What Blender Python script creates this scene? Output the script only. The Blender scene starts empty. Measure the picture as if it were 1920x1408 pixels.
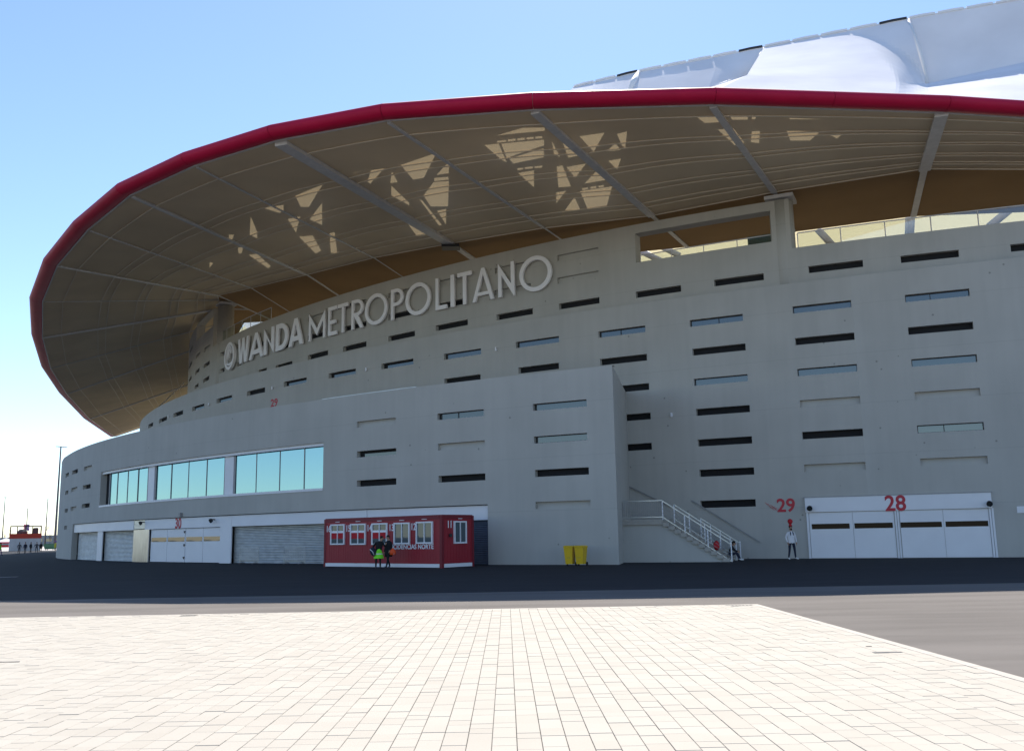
import bpy, bmesh, math, random
from mathutils import Vector, Matrix
from mathutils.bvhtree import BVHTree
from mathutils.geometry import intersect_line_line_2d
random.seed(7)
S = bpy.context.scene
col = S.collection
R = math.radians

# ------------------------------------------------------------------ camera
F = 1750.0                                   # focal length in pixels of a 1920 wide frame
YAW, PITCH, ROLL, ZC = R(.49), math.atan(298/1750.0), R(1.0), 1.6
fwd = Vector((math.sin(YAW)*math.cos(PITCH), math.cos(YAW)*math.cos(PITCH), math.sin(PITCH)))
rg0 = Vector((math.cos(YAW), -math.sin(YAW), 0)); up0 = rg0.cross(fwd)
rgt = rg0*math.cos(ROLL) - up0*math.sin(ROLL); upv = up0*math.cos(ROLL) + rg0*math.sin(ROLL)
CP = Vector((0, 0, ZC))
cd = bpy.data.cameras.new('camera'); cam = bpy.data.objects.new('camera', cd); col.objects.link(cam)
cd.sensor_width = 36; cd.sensor_fit = 'HORIZONTAL'; cd.lens = F/1920*36; cd.clip_start = .1; cd.clip_end = 6000
m3 = Matrix((rgt, upv, -fwd)).transposed(); cam.matrix_world = Matrix.Translation(CP) @ m3.to_4x4()
S.camera = cam

# ------------------------------------------------------------------ light
SUN_EL, SUN_AZ = R(50.4), R(8.0)             # azimuth measured from +Y towards +X
sdir = Vector((math.sin(SUN_AZ)*math.cos(SUN_EL), math.cos(SUN_AZ)*math.cos(SUN_EL), math.sin(SUN_EL)))
sl = bpy.data.lights.new('sun', 'SUN'); sl.energy = 4.4; sl.angle = R(.5); sl.color = (1, .93, .83)
so = bpy.data.objects.new('sun', sl); col.objects.link(so); so.rotation_euler = sdir.to_track_quat('Z', 'Y').to_euler(); so.location = (0, 0, 90)
W = bpy.data.worlds.new('World'); S.world = W; W.use_nodes = True
nt = W.node_tree; nt.nodes.clear()
sk = nt.nodes.new('ShaderNodeTexSky'); sk.sky_type = 'NISHITA'; sk.sun_disc = False
sk.sun_elevation = SUN_EL; sk.sun_rotation = SUN_AZ; sk.altitude = 600; sk.air_density = 1.0; sk.dust_density = .2; sk.ozone_density = 2.8
bgn = nt.nodes.new('ShaderNodeBackground'); bgn.inputs[1].default_value = .110
ow = nt.nodes.new('ShaderNodeOutputWorld')
nt.links.new(sk.outputs[0], bgn.inputs[0]); nt.links.new(bgn.outputs[0], ow.inputs[0])
S.view_settings.view_transform = 'Standard'; S.view_settings.look = 'None'
S.view_settings.exposure = .95; S.view_settings.gamma = 1; S.view_settings.use_curve_mapping = False
S.render.engine = 'CYCLES'

# ------------------------------------------------------------------ pixel to world
def ray(u, v): return fwd + rgt*((u-960)/F) + upv*((704-v)/F)
def at_z(u, v, z):
    d = ray(u, v); return CP + d*((z-ZC)/d.z)
def at_y(u, v, y):
    d = ray(u, v); return CP + d*(y/d.y)

# ------------------------------------------------------------------ materials
MAT = {}
def mat(name, color, rough=.7, metal=0, noise=0, nscale=3, bump=0, bscale=20, spec=.4, detail=6, tint2=None, rand=0, stretch=None):
    m = bpy.data.materials.new(name); m.use_nodes = True; n = m.node_tree; L = n.links
    b = n.nodes['Principled BSDF']; b.inputs['Roughness'].default_value = rough; b.inputs['Metallic'].default_value = metal
    b.inputs['Specular IOR Level'].default_value = spec
    c4 = (*color, 1); b.inputs['Base Color'].default_value = c4
    tc = n.nodes.new('ShaderNodeNewGeometry'); vec = tc.outputs['Position']
    if stretch:
        mp = n.nodes.new('ShaderNodeMapping'); mp.inputs['Scale'].default_value = stretch; L.new(vec, mp.inputs[0]); vec = mp.outputs[0]
    src = None
    if noise:
        tx = n.nodes.new('ShaderNodeTexNoise'); tx.inputs['Scale'].default_value = nscale; tx.inputs['Detail'].default_value = detail
        L.new(vec, tx.inputs['Vector'])
        rp = n.nodes.new('ShaderNodeValToRGB'); t2 = tint2 or color
        rp.color_ramp.elements[0].position = .3; rp.color_ramp.elements[1].position = .7
        rp.color_ramp.elements[0].color = (*[max(0, c*(1-noise)) for c in t2], 1); rp.color_ramp.elements[1].color = (*[min(1, c*(1+noise)) for c in color], 1)
        L.new(tx.outputs['Fac'], rp.inputs[0]); src = rp.outputs[0]
    if rand:
        oi = n.nodes.new('ShaderNodeObjectInfo'); gi = n.nodes.new('ShaderNodeNewGeometry')
        ad = n.nodes.new('ShaderNodeMath'); ad.operation = 'ADD'; L.new(oi.outputs['Random'], ad.inputs[0]); L.new(gi.outputs['Random Per Island'], ad.inputs[1])
        fr = n.nodes.new('ShaderNodeMath'); fr.operation = 'FRACT'; L.new(ad.outputs[0], fr.inputs[0])
        rr = n.nodes.new('ShaderNodeValToRGB'); rr.color_ramp.elements[0].color = (1-rand, 1-rand*1.08, 1-rand*1.2, 1); rr.color_ramp.elements[1].color = (1, 1, 1, 1)
        rr.color_ramp.elements[1].position = .8
        L.new(fr.outputs[0], rr.inputs[0])
        mx = n.nodes.new('ShaderNodeMix'); mx.data_type = 'RGBA'; mx.blend_type = 'MULTIPLY'; mx.inputs[0].default_value = 1
        if src: L.new(src, mx.inputs[6])
        else: mx.inputs[6].default_value = c4
        L.new(rr.outputs[0], mx.inputs[7]); src = mx.outputs[2]
    if src: L.new(src, b.inputs['Base Color'])
    if bump:
        t2n = n.nodes.new('ShaderNodeTexNoise'); t2n.inputs['Scale'].default_value = bscale; t2n.inputs['Detail'].default_value = 5; L.new(vec, t2n.inputs['Vector'])
        bp = n.nodes.new('ShaderNodeBump'); bp.inputs['Strength'].default_value = bump; bp.inputs['Distance'].default_value = .02
        L.new(t2n.outputs['Fac'], bp.inputs['Height']); L.new(bp.outputs[0], b.inputs['Normal'])
    MAT[name] = m; return m

def mix_nodes(m):
    n = m.node_tree; b = n.nodes['Principled BSDF']; out = n.nodes['Material Output']; return n, n.links, b, out

# architectural concrete: cloudy blotches, vertical runs and tie holes
def concrete():
    m = mat('concrete', (.47, .455, .425), .85, noise=.05, nscale=.35, bump=.12, bscale=9, spec=.25)
    n, L, b, o = mix_nodes(m)
    g = n.nodes.new('ShaderNodeNewGeometry')
    mp = n.nodes.new('ShaderNodeMapping'); mp.inputs['Scale'].default_value = (2.2, 2.2, .16); L.new(g.outputs['Position'], mp.inputs[0])
    st = n.nodes.new('ShaderNodeTexNoise'); st.inputs['Scale'].default_value = 1.0; st.inputs['Detail'].default_value = 8; L.new(mp.outputs[0], st.inputs['Vector'])
    r1 = n.nodes.new('ShaderNodeValToRGB'); r1.color_ramp.elements[0].color = (.975, .975, .975, 1); r1.color_ramp.elements[1].color = (1.02, 1.02, 1.02, 1)
    r1.color_ramp.elements[0].position = .35; r1.color_ramp.elements[1].position = .62
    L.new(st.outputs['Fac'], r1.inputs[0])
    vo = n.nodes.new('ShaderNodeTexVoronoi'); vo.inputs['Scale'].default_value = .85; vo.inputs['Randomness'].default_value = .9; L.new(g.outputs['Position'], vo.inputs['Vector'])
    r2 = n.nodes.new('ShaderNodeValToRGB'); r2.color_ramp.elements[0].position = .040; r2.color_ramp.elements[1].position = .060
    r2.color_ramp.elements[0].color = (.60, .60, .60, 1); r2.color_ramp.elements[1].color = (1, 1, 1, 1); L.new(vo.outputs['Distance'], r2.inputs[0])
    sx = n.nodes.new('ShaderNodeSeparateXYZ'); L.new(g.outputs['Position'], sx.inputs[0])
    md = n.nodes.new('ShaderNodeMath'); md.operation = 'PINGPONG'; md.inputs[1].default_value = 1.42; L.new(sx.outputs[2], md.inputs[0])
    r3 = n.nodes.new('ShaderNodeValToRGB'); r3.color_ramp.elements[0].position = .0; r3.color_ramp.elements[1].position = .022
    r3.color_ramp.elements[0].color = (.86, .86, .86, 1); r3.color_ramp.elements[1].color = (1, 1, 1, 1); L.new(md.outputs[0], r3.inputs[0])
    old = b.inputs['Base Color'].links[0].from_socket
    for r_ in (r1, r2, r3):
        mx = n.nodes.new('ShaderNodeMix'); mx.data_type = 'RGBA'; mx.blend_type = 'MULTIPLY'; mx.inputs[0].default_value = 1
        L.new(old, mx.inputs[6]); L.new(r_.outputs[0], mx.inputs[7]); old = mx.outputs[2]
    L.new(old, b.inputs['Base Color'])
concrete()
mat('painted_void', (.014, .014, .016), .9)  # near-black backing: the shade deep inside openings is put into the colour
mat('steel_grey', (.30, .30, .31), .5, .3, noise=.1)
mat('beam_grey', (.55, .54, .55), .5, 0, noise=.08)
mat('batten', (.72, .64, .52), .7)
mat('white_paint', (.80, .80, .84), .45, noise=.03, nscale=.8)
mat('galvanised', (.52, .53, .52), .38, .75, noise=.16, nscale=1.6, stretch=(1, 1, 3))
mat('dark_shutter', (.12, .14, .18), .5, .3, noise=.1)
mat('polished_steel', (.46, .46, .47), .28, 1.0, noise=.14, nscale=1.6, bump=1.0, bscale=1.3, stretch=(2.4, 2.4, .5))
mat('letter_white', (.92, .91, .95), .5)
mat('red_ring', (.42, .009, .048), .5, noise=.08, nscale=.6, spec=.15)
mat('red_paint', (.50, .03, .05), .5)
mat('cabin_red', (.32, .016, .030), .45, noise=.06, nscale=1.2)
mat('cabin_red_dark', (.19, .010, .022), .5)
mat('sunlit_asphalt', (.150, .138, .129), .95, noise=.17, nscale=.9, bump=.4, bscale=70, spec=.15, detail=12, stretch=(.22, 1, 1))  # asphalt made paler where the sun falls; sunlight is in the colour
mat('asphalt', (.029, .030, .035), .93, noise=.12, nscale=.9, bump=.5, bscale=60, spec=.2, detail=12, stretch=(.25, 1, 1), tint2=(.026, .027, .032))
mat('paving', (.415, .388, .342), .8, noise=.03, nscale=1.1, detail=12, bump=.1, bscale=40, rand=.06, spec=.2)
mat('joint_sand', (.13, .125, .125), .95)
mat('pale_plaza', (.46, .43, .40), .9, noise=.06)
mat('kerb_stone', (.41, .38, .34), .85, noise=.06, nscale=5)
mat('line_paint', (.7, .7, .7), .7)
mat('black_metal', (.03, .03, .035), .5)
mat('bin_yellow', (.72, .46, .012), .45, noise=.04)
mat('bin_green', (.03, .13, .08), .5)
mat('rubber', (.02, .02, .02), .8)
mat('skin', (.48, .28, .19), .6)
mat('hair', (.015, .012, .010), .8)
mat('navy_cloth', (.020, .024, .045), .9, noise=.2, nscale=12)
mat('black_cloth', (.013, .013, .016), .9, noise=.2, nscale=12)
mat('grey_cloth', (.09, .09, .10), .9, noise=.2, nscale=12)
mat('white_cloth', (.72, .71, .74), .9, noise=.05, nscale=10)
mat('white_shoe', (.75, .75, .76), .6)
mat('red_cloth', (.48, .02, .03), .85, noise=.1, nscale=9)
mat('hi_vis', (.22, .85, .03), .7, noise=.12, nscale=9)
mat('yellow_cloth', (.55, .5, .05), .8)
mat('orange_plastic', (.85, .09, .015), .5)
mat('bark', (.11, .085, .07), .9)
mat('roof_white', (.80, .80, .82), .6)
mat('far_wall', (.42, .40, .38), .9, noise=.1)
mat('banner_red', (.45, .05, .12), .8)
mat('banner_violet', (.10, .05, .20), .8)
mat('band_red', (.55, .06, .035), .6)
mat('kiosk_white', (.60, .60, .62), .6, noise=.05)

def glass_mat(name, tint, base, fac, rough=.02):
    m = bpy.data.materials.new(name); m.use_nodes = True; n = m.node_tree; L = n.links; n.nodes.remove(n.nodes['Principled BSDF'])
    o = n.nodes['Material Output']
    g = n.nodes.new('ShaderNodeBsdfGlossy'); g.inputs['Color'].default_value = (*tint, 1); g.inputs['Roughness'].default_value = rough
    d = n.nodes.new('ShaderNodeBsdfDiffuse'); d.inputs['Color'].default_value = (*base, 1)
    tn = n.nodes.new('ShaderNodeTexNoise'); tn.inputs['Scale'].default_value = .5
    bp = n.nodes.new('ShaderNodeBump'); bp.inputs['Strength'].default_value = .03; bp.inputs['Distance'].default_value = .05
    L.new(tn.outputs[0], bp.inputs['Height']); L.new(bp.outputs[0], g.inputs['Normal'])
    x = n.nodes.new('ShaderNodeMixShader'); x.inputs[0].default_value = fac
    L.new(d.outputs[0], x.inputs[1]); L.new(g.outputs[0], x.inputs[2]); L.new(x.outputs[0], o.inputs[0]); MAT[name] = m
glass_mat('facade_glass', (.35, .57, .63), (.02, .07, .09), .80)
glass_mat('slit_glass', (.27, .285, .285), (.05, .056, .058), .42)
glass_mat('cabin_glass', (.7, .8, .85), (.075, .10, .115), .09)
glass_mat('amber_glass', (.6, .57, .5), (.24, .20, .15), .18)
glass_mat('dark_glass', (.5, .45, .4), (.016, .014, .013), .010)
def membrane(name, color, trans, fac, weave=0):
    m = bpy.data.materials.new(name); m.use_nodes = True; n = m.node_tree; L = n.links; n.nodes.remove(n.nodes['Principled BSDF'])
    o = n.nodes['Material Output']
    d = n.nodes.new('ShaderNodeBsdfDiffuse'); d.inputs['Color'].default_value = (*color, 1)
    t = n.nodes.new('ShaderNodeBsdfTranslucent'); t.inputs['Color'].default_value = (*trans, 1)
    g = n.nodes.new('ShaderNodeNewGeometry'); tn = n.nodes.new('ShaderNodeTexNoise'); tn.inputs['Scale'].default_value = .22; tn.inputs['Detail'].default_value = 7
    L.new(g.outputs['Position'], tn.inputs['Vector'])
    mx = n.nodes.new('ShaderNodeMix'); mx.data_type = 'RGBA'; mx.inputs[6].default_value = (*[c*.80 for c in color], 1); mx.inputs[7].default_value = (*[min(1, c*1.18) for c in color], 1)
    L.new(tn.outputs['Fac'], mx.inputs[0]); L.new(mx.outputs[2], d.inputs['Color'])
    x = n.nodes.new('ShaderNodeMixShader'); x.inputs[0].default_value = fac
    L.new(d.outputs[0], x.inputs[1]); L.new(t.outputs[0], x.inputs[2]); L.new(x.outputs[0], o.inputs[0]); MAT[name] = m
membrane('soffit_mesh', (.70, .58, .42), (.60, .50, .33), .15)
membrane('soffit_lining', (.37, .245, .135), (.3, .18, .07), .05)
membrane('roof_membrane', (.80, .80, .86), (.7, .66, .5), .02)
membrane('inner_membrane', (.80, .75, .60), (.82, .70, .42), .42)
def clear_glass():
    m = bpy.data.materials.new('rail_glass'); m.use_nodes = True; n = m.node_tree; L = n.links; n.nodes.remove(n.nodes['Principled BSDF'])
    o = n.nodes['Material Output']; t = n.nodes.new('ShaderNodeBsdfTransparent'); t.inputs[0].default_value = (.78, .84, .80, 1)
    g = n.nodes.new('ShaderNodeBsdfGlossy'); g.inputs['Roughness'].default_value = .03; g.inputs['Color'].default_value = (.8, .85, .85, 1)
    x = n.nodes.new('ShaderNodeMixShader'); x.inputs[0].default_value = .18
    L.new(t.outputs[0], x.inputs[1]); L.new(g.outputs[0], x.inputs[2]); L.new(x.outputs[0], o.inputs[0]); MAT['rail_glass'] = m
clear_glass()

# ------------------------------------------------------------------ builders
def tag(o, label=None, cat=None, group=None, kind=None):
    if label: o['label'] = label
    if cat: o['category'] = cat
    if group: o['group'] = group
    if kind: o['kind'] = kind
    return o
def empty(name, loc=(0, 0, 0), rz=0):
    o = bpy.data.objects.new(name, None); o.empty_display_size = .2; col.objects.link(o); o.location = loc; o.rotation_euler.z = rz; return o
class MB:
    def __init__(s): s.v = []; s.f = []; s.mi = []; s.m = 0
    def add(s, vs, fs):
        k = len(s.v); s.v += [tuple(p) for p in vs]
        for f in fs: s.f.append([i+k for i in f]); s.mi.append(s.m)
        return s
    def quad(s, *p): return s.add(p, [list(range(len(p)))])
    def box(s, c, d, M=None):                       # centre, full size
        x, y, z = d[0]/2, d[1]/2, d[2]/2
        vs = [Vector((sx*x, sy*y, sz*z)) for sz in (-1, 1) for sy in (-1, 1) for sx in (-1, 1)]
        if M is not None: vs = [M @ q for q in vs]
        c = Vector(c); vs = [q+c for q in vs]
        return s.add(vs, [(0, 2, 3, 1), (4, 5, 7, 6), (0, 1, 5, 4), (2, 6, 7, 3), (0, 4, 6, 2), (1, 3, 7, 5)])
    def bar(s, a, b, w, h=None, up=(0, 0, 1)):      # rectangular bar from a to b
        a, b = Vector(a), Vector(b); d = b-a; h = h or w; z = d.normalized(); u = Vector(up)
        if abs(z.dot(u)) > .99: u = Vector((0, 1, 0))
        x = u.cross(z).normalized(); y = z.cross(x)
        M = Matrix((x, y, z)).transposed()
        return s.box((a+b)/2, (w, h, d.length), M)
    def tube(s, pts, r, n=8, caps=True):
        pts = [Vector(p) for p in pts]; rs = r if isinstance(r, (list, tuple)) else [r]*len(pts); k = len(s.v); vs = []; pu = None
        for i, p in enumerate(pts):
            d = (pts[min(i+1, len(pts)-1)]-pts[max(i-1, 0)]).normalized()
            u = pu if pu is not None else (Vector((0, 0, 1)) if abs(d.z) < .9 else Vector((1, 0, 0)))
            x = (u - d*u.dot(d)).normalized(); y = d.cross(x); pu = x
            vs += [p + (x*math.cos(2*math.pi*j/n)+y*math.sin(2*math.pi*j/n))*rs[i] for j in range(n)]
        fs = [(i*n+j, i*n+(j+1) % n, (i+1)*n+(j+1) % n, (i+1)*n+j) for i in range(len(pts)-1) for j in range(n)]
        if caps: fs += [tuple(range(n))[::-1], tuple((len(pts)-1)*n+j for j in range(n))]
        return s.add(vs, fs)
    def ball(s, c, r, nu=10, nv=7):
        c = Vector(c); r = r if isinstance(r, (tuple, list)) else (r, r, r); vs = [c+Vector((0, 0, r[2]))]
        for i in range(1, nv):
            t = math.pi*i/nv
            vs += [c+Vector((r[0]*math.sin(t)*math.cos(2*math.pi*j/nu), r[1]*math.sin(t)*math.sin(2*math.pi*j/nu), r[2]*math.cos(t))) for j in range(nu)]
        vs.append(c-Vector((0, 0, r[2]))); L_ = len(vs)-1
        fs = [(0, 1+j, 1+(j+1) % nu) for j in range(nu)]
        for i in range(nv-2): fs += [(1+i*nu+j, 1+(i+1)*nu+j, 1+(i+1)*nu+(j+1) % nu, 1+i*nu+(j+1) % nu) for j in range(nu)]
        fs += [(L_, 1+(nv-2)*nu+(j+1) % nu, 1+(nv-2)*nu+j) for j in range(nu)]
        return s.add(vs, fs)
    def lathe(s, c, prof, n=16):
        c = Vector(c); vs = []
        for r_, z in prof: vs += [c+Vector((r_*math.cos(2*math.pi*j/n), r_*math.sin(2*math.pi*j/n), z)) for j in range(n)]
        fs = [(i*n+j, i*n+(j+1) % n, (i+1)*n+(j+1) % n, (i+1)*n+j) for i in range(len(prof)-1) for j in range(n)]
        fs += [tuple(range(n))[::-1], tuple((len(prof)-1)*n+j for j in range(n))]
        return s.add(vs, fs)
    def mesh(s, name, mats):
        me = bpy.data.meshes.new(name); me.from_pydata(s.v, [], s.f)
        for q in (mats if isinstance(mats, (list, tuple)) else [mats]): me.materials.append(MAT[q])
        if any(s.mi): me.polygons.foreach_set('material_index', s.mi)
        me.update(); return me
    def build(s, name, mats, parent=None, smooth=False, bevel=0, mw=None):
        me = s.mesh(name, mats)
        if bevel:
            bm = bmesh.new(); bm.from_mesh(me)
            bmesh.ops.bevel(bm, geom=list(bm.edges), offset=bevel, segments=2, affect='EDGES', clamp_overlap=True); bm.to_mesh(me); bm.free()
        if smooth: me.polygons.foreach_set('use_smooth', [True]*len(me.polygons))
        o = bpy.data.objects.new(name, me); col.objects.link(o)
        if parent: o.parent = parent
        if mw is not None: o.matrix_basis = mw
        return o
def link(name, me, parent=None, mw=None):
    o = bpy.data.objects.new(name, me); col.objects.link(o)
    if parent: o.parent = parent
    if mw is not None: o.matrix_basis = mw
    return o
def frame(o, ex, ez):                                # ex along, z up, ez outwards
    ex = Vector(ex).normalized(); ey = Vector((0, 0, 1)); ez = Vector(ez).normalized()
    M = Matrix((ex, ey, ez)).transposed().to_4x4(); M.translation = Vector(o); return M
def kids(o): return [c for c in col.objects if c.parent == o]
def copy_tree(o, parent=None):
    c = o.copy(); col.objects.link(c)
    if parent: c.parent = parent
    for k in kids(o): copy_tree(k, c)
    return c
_txt = {}
def text_mesh(s, w, h, depth=.012, material='red_paint'):
    c = bpy.data.curves.new('lettering', 'FONT'); c.body = s; c.size = 1; c.extrude = .5; c.resolution_u = 4; c.offset = .022
    o = bpy.data.objects.new('lettering', c); col.objects.link(o)
    me = bpy.data.meshes.new_from_object(o.evaluated_get(bpy.context.evaluated_depsgraph_get())); bpy.data.objects.remove(o)
    xs = [v.co.x for v in me.vertices]; ys = [v.co.y for v in me.vertices]
    for v in me.vertices:
        v.co.x = ((v.co.x-min(xs))/(max(xs)-min(xs))-.5)*w; v.co.y = (v.co.y-min(ys))/(max(ys)-min(ys))*h; v.co.z *= depth
    me.materials.clear(); me.materials.append(MAT[material]); return me
def flat_shape(loops, depth, material):
    """2D outlines (first is the outside, the others holes) filled and extruded."""
    c = bpy.data.curves.new('shape', 'CURVE'); c.dimensions = '2D'; c.fill_mode = 'BOTH'; c.extrude = depth/2
    for lp in loops:
        sp = c.splines.new('POLY'); sp.points.add(len(lp)-1)
        for q, p in zip(sp.points, lp): q.co = (p[0], p[1], 0, 1)
        sp.use_cyclic_u = True
    o = bpy.data.objects.new('shape', c); col.objects.link(o)
    me = bpy.data.meshes.new_from_object(o.evaluated_get(bpy.context.evaluated_depsgraph_get())); bpy.data.objects.remove(o)
    me.materials.clear(); me.materials.append(MAT[material]); return me

# ------------------------------------------------------------------ curved walls
class Wall:
    def __init__(s, pts, n=6):
        P = [Vector((p[0], p[1])) for p in pts]; out = []
        for i in range(len(P)-1):
            a, b, c, d = P[max(i-1, 0)], P[i], P[i+1], P[min(i+2, len(P)-1)]
            for k in range(n):
                t = k/n; out.append(.5*((2*b)+(c-a)*t+(2*a-5*b+4*c-d)*t*t+(3*b-a-3*c+d)*t**3))
        out.append(P[-1]); s.p = out; s.s = [0]
        for i in range(1, len(out)): s.s.append(s.s[-1]+(out[i]-out[i-1]).length)
        s.L = s.s[-1]
    def _i(s, q):
        lo, hi = 0, len(s.s)-2
        while lo < hi:
            mid = (lo+hi+1)//2
            if s.s[mid] <= q: lo = mid
            else: hi = mid-1
        return lo
    def T(s, q):
        i = s._i(q); a = s.p[max(i-1, 0)]; b = s.p[min(i+2, len(s.p)-1)]; d = (b-a).normalized(); return Vector((d.x, d.y, 0))
    def N(s, q): t = s.T(q); return Vector((t.y, -t.x, 0))
    def P(s, q, off=0, z=0):
        i = s._i(q); t = (q-s.s[i])/max(1e-9, s.s[i+1]-s.s[i]); p = s.p[i].lerp(s.p[i+1], t); n = s.N(q)
        return Vector((p.x+n.x*off, p.y+n.y*off, z))
    def pix(s, u, v, off=0):                         # arc length and height where the sight line meets the wall (the nearest crossing)
        d = ray(u, v); far = Vector((d.x, d.y))*400; best = None
        for i in range(len(s.p)-1):
            q = intersect_line_line_2d(Vector((0, 0)), far, s.p[i], s.p[i+1])
            if q is not None and (best is None or q.length < best[0]): best = (q.length, s.s[i]+(q-s.p[i]).length)
        if best is None: return None
        return best[1], ZC + d.z*best[0]/math.hypot(d.x, d.y)
    def S(s, u, v=1000): return s.pix(u, v)[0]
    def M(s, q, off, z): return frame(s.P(q, off, z), s.T(q), s.N(q))
    def sheet(s, z0, top, holes, s0=0, s1=None, step=1.2, cap=.45):
        s1 = s.L if s1 is None else s1; n = int((s1-s0)/step)
        br = []
        for h in holes: br += [h[0], h[1]]
        for b in getattr(top, 'breaks', []): br += [b-1e-3, b+1e-3]
        ss = [s0+(s1-s0)*i/n for i in range(n+1)]
        ss = sorted([q for q in ss if all(abs(q-b) > .12 for b in br)] + [b for b in set(br) if s0 < b < s1])
        zs = sorted({z0} | {h[2] for h in holes} | {h[3] for h in holes}); zs.append(1e3)
        mb = MB(); ix = {}
        def vid(i, k):
            z = min(zs[k], top(ss[i])); key = (i, round(z, 4))
            if key not in ix: ix[key] = len(mb.v); mb.v.append(tuple(s.P(ss[i], 0, z)))
            return ix[key]
        for i in range(len(ss)-1):
            sm = (ss[i]+ss[i+1])/2; hs = [h for h in holes if h[0] <= sm <= h[1]]
            # merge heights that matter in this column only
            cz = sorted({0} | {zs.index(h[2]) for h in hs} | {zs.index(h[3]) for h in hs} | {len(zs)-1})
            # neighbours need the same splits along shared edges, so keep every level near an opening
            for a, b in zip(cz, cz[1:]):
                zm = (zs[a]+min(zs[b], top(sm)))/2
                if any(h[2] < zm < h[3] for h in hs): continue
                f = []
                for q in (vid(i, a), vid(i+1, a), vid(i+1, b), vid(i, b)):
                    if q not in f: f.append(q)
                if len(f) > 2: mb.f.append(f); mb.mi.append(0)
        for i in range(len(ss)-1):                   # top edge with real thickness
            a, b = top(ss[i]), top(ss[i+1])
            mb.quad(s.P(ss[i], 0, a), s.P(ss[i+1], 0, b), s.P(ss[i+1], -cap, b), s.P(ss[i], -cap, a))
            mb.quad(s.P(ss[i], -cap, a), s.P(ss[i+1], -cap, b), s.P(ss[i+1], -cap, z0), s.P(ss[i], -cap, z0)) if getattr(top, 'back', False) else None
        s.ss = ss
        return mb
    def reveal(s, mb, h, depth, back=True, n=None):
        s0, s1, z0, z1 = h; qs = [s0]+[q for q in s.ss if s0+1e-4 < q < s1-1e-4]+[s1]
        for a, b in zip(qs, qs[1:]):
            mb.quad(s.P(a, 0, z0), s.P(b, 0, z0), s.P(b, -depth, z0), s.P(a, -depth, z0))
            mb.quad(s.P(b, 0, z1), s.P(a, 0, z1), s.P(a, -depth, z1), s.P(b, -depth, z1))
        for a, sg in ((s0, 1), (s1, -1)):
            q = [s.P(a, 0, z0), s.P(a, -depth, z0), s.P(a, -depth, z1), s.P(a, 0, z1)]
            mb.quad(*(q if sg > 0 else q[::-1]))
        return qs

POD = Wall([(-56.36,169.14),(-57.83,161.28),(-58.67,153.33),(-58.87,145.33),(-58.43,137.35),(-57.36,129.42),(-55.65,121.60),(-53.33,113.95),(-50.40,106.51),(-46.89,99.32),(-44.92,95.84),(-41.55,90.41),(-37.89,85.16),(-33.94,80.12),(-29.73,75.29),(-25.27,70.68),(-20.58,66.31),(-15.68,62.18),(-10.58,58.31),(-5.31,54.71),(0.13,51.39),(5.70,48.36)])
MID = Wall([(-46.13,180.45),(-48.61,172.84),(-50.39,165.04),(-51.47,157.12),(-51.84,149.13),(-51.49,141.14),(-50.43,133.21),(-48.66,125.41),(-46.20,117.80),(-43.07,110.44),(-39.30,103.39),(-35.21,96.85),(-30.70,90.63),(-25.81,84.73),(-20.57,79.17),(-14.99,73.93),(-9.10,69.05),(-2.93,64.51),(3.49,60.32),(10.13,56.50),(16.98,53.04),(23.99,49.96),(31.48,47.14),(39.15,44.87)])
UPW = Wall([(-43.99,147.91),(-44.00,139.91),(-43.31,131.95),(-41.93,124.07),(-39.85,116.34),(-37.11,108.83),(-33.72,101.59),(-29.70,94.67),(-25.09,88.14),(-22.57,85.03),(-18.71,80.66),(-14.64,76.46),(-10.37,72.45),(-5.91,68.66),(-1.27,65.08),(3.54,61.75),(8.52,58.68),(13.66,55.89),(18.95,53.39),(24.38,51.20),(31.95,48.62),(39.68,46.58)])

stadium = empty('stadium', (0, 60, 0))
tag(stadium, 'huge curved grey concrete stadium with slit windows under a red rimmed canopy', 'stadium')
def part(mb, name, mats, smooth=False, parent=None, bevel=0):
    o = mb.build(name, mats, None, smooth, bevel); p = parent or stadium; o.parent = p
    o.matrix_parent_inverse = wm(p).inverted(); return o
def wm(o):
    M = o.matrix_parent_inverse @ o.matrix_basis if o.parent else Matrix.LocRotScale(o.location, o.rotation_euler, o.scale)
    return wm(o.parent) @ M if o.parent else M
def put(name, me, M, parent=None):
    o = bpy.data.objects.new(name, me); col.objects.link(o); p = parent or stadium
    o.parent = p; o.matrix_parent_inverse = wm(p).inverted(); o.matrix_basis = M; return o

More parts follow.
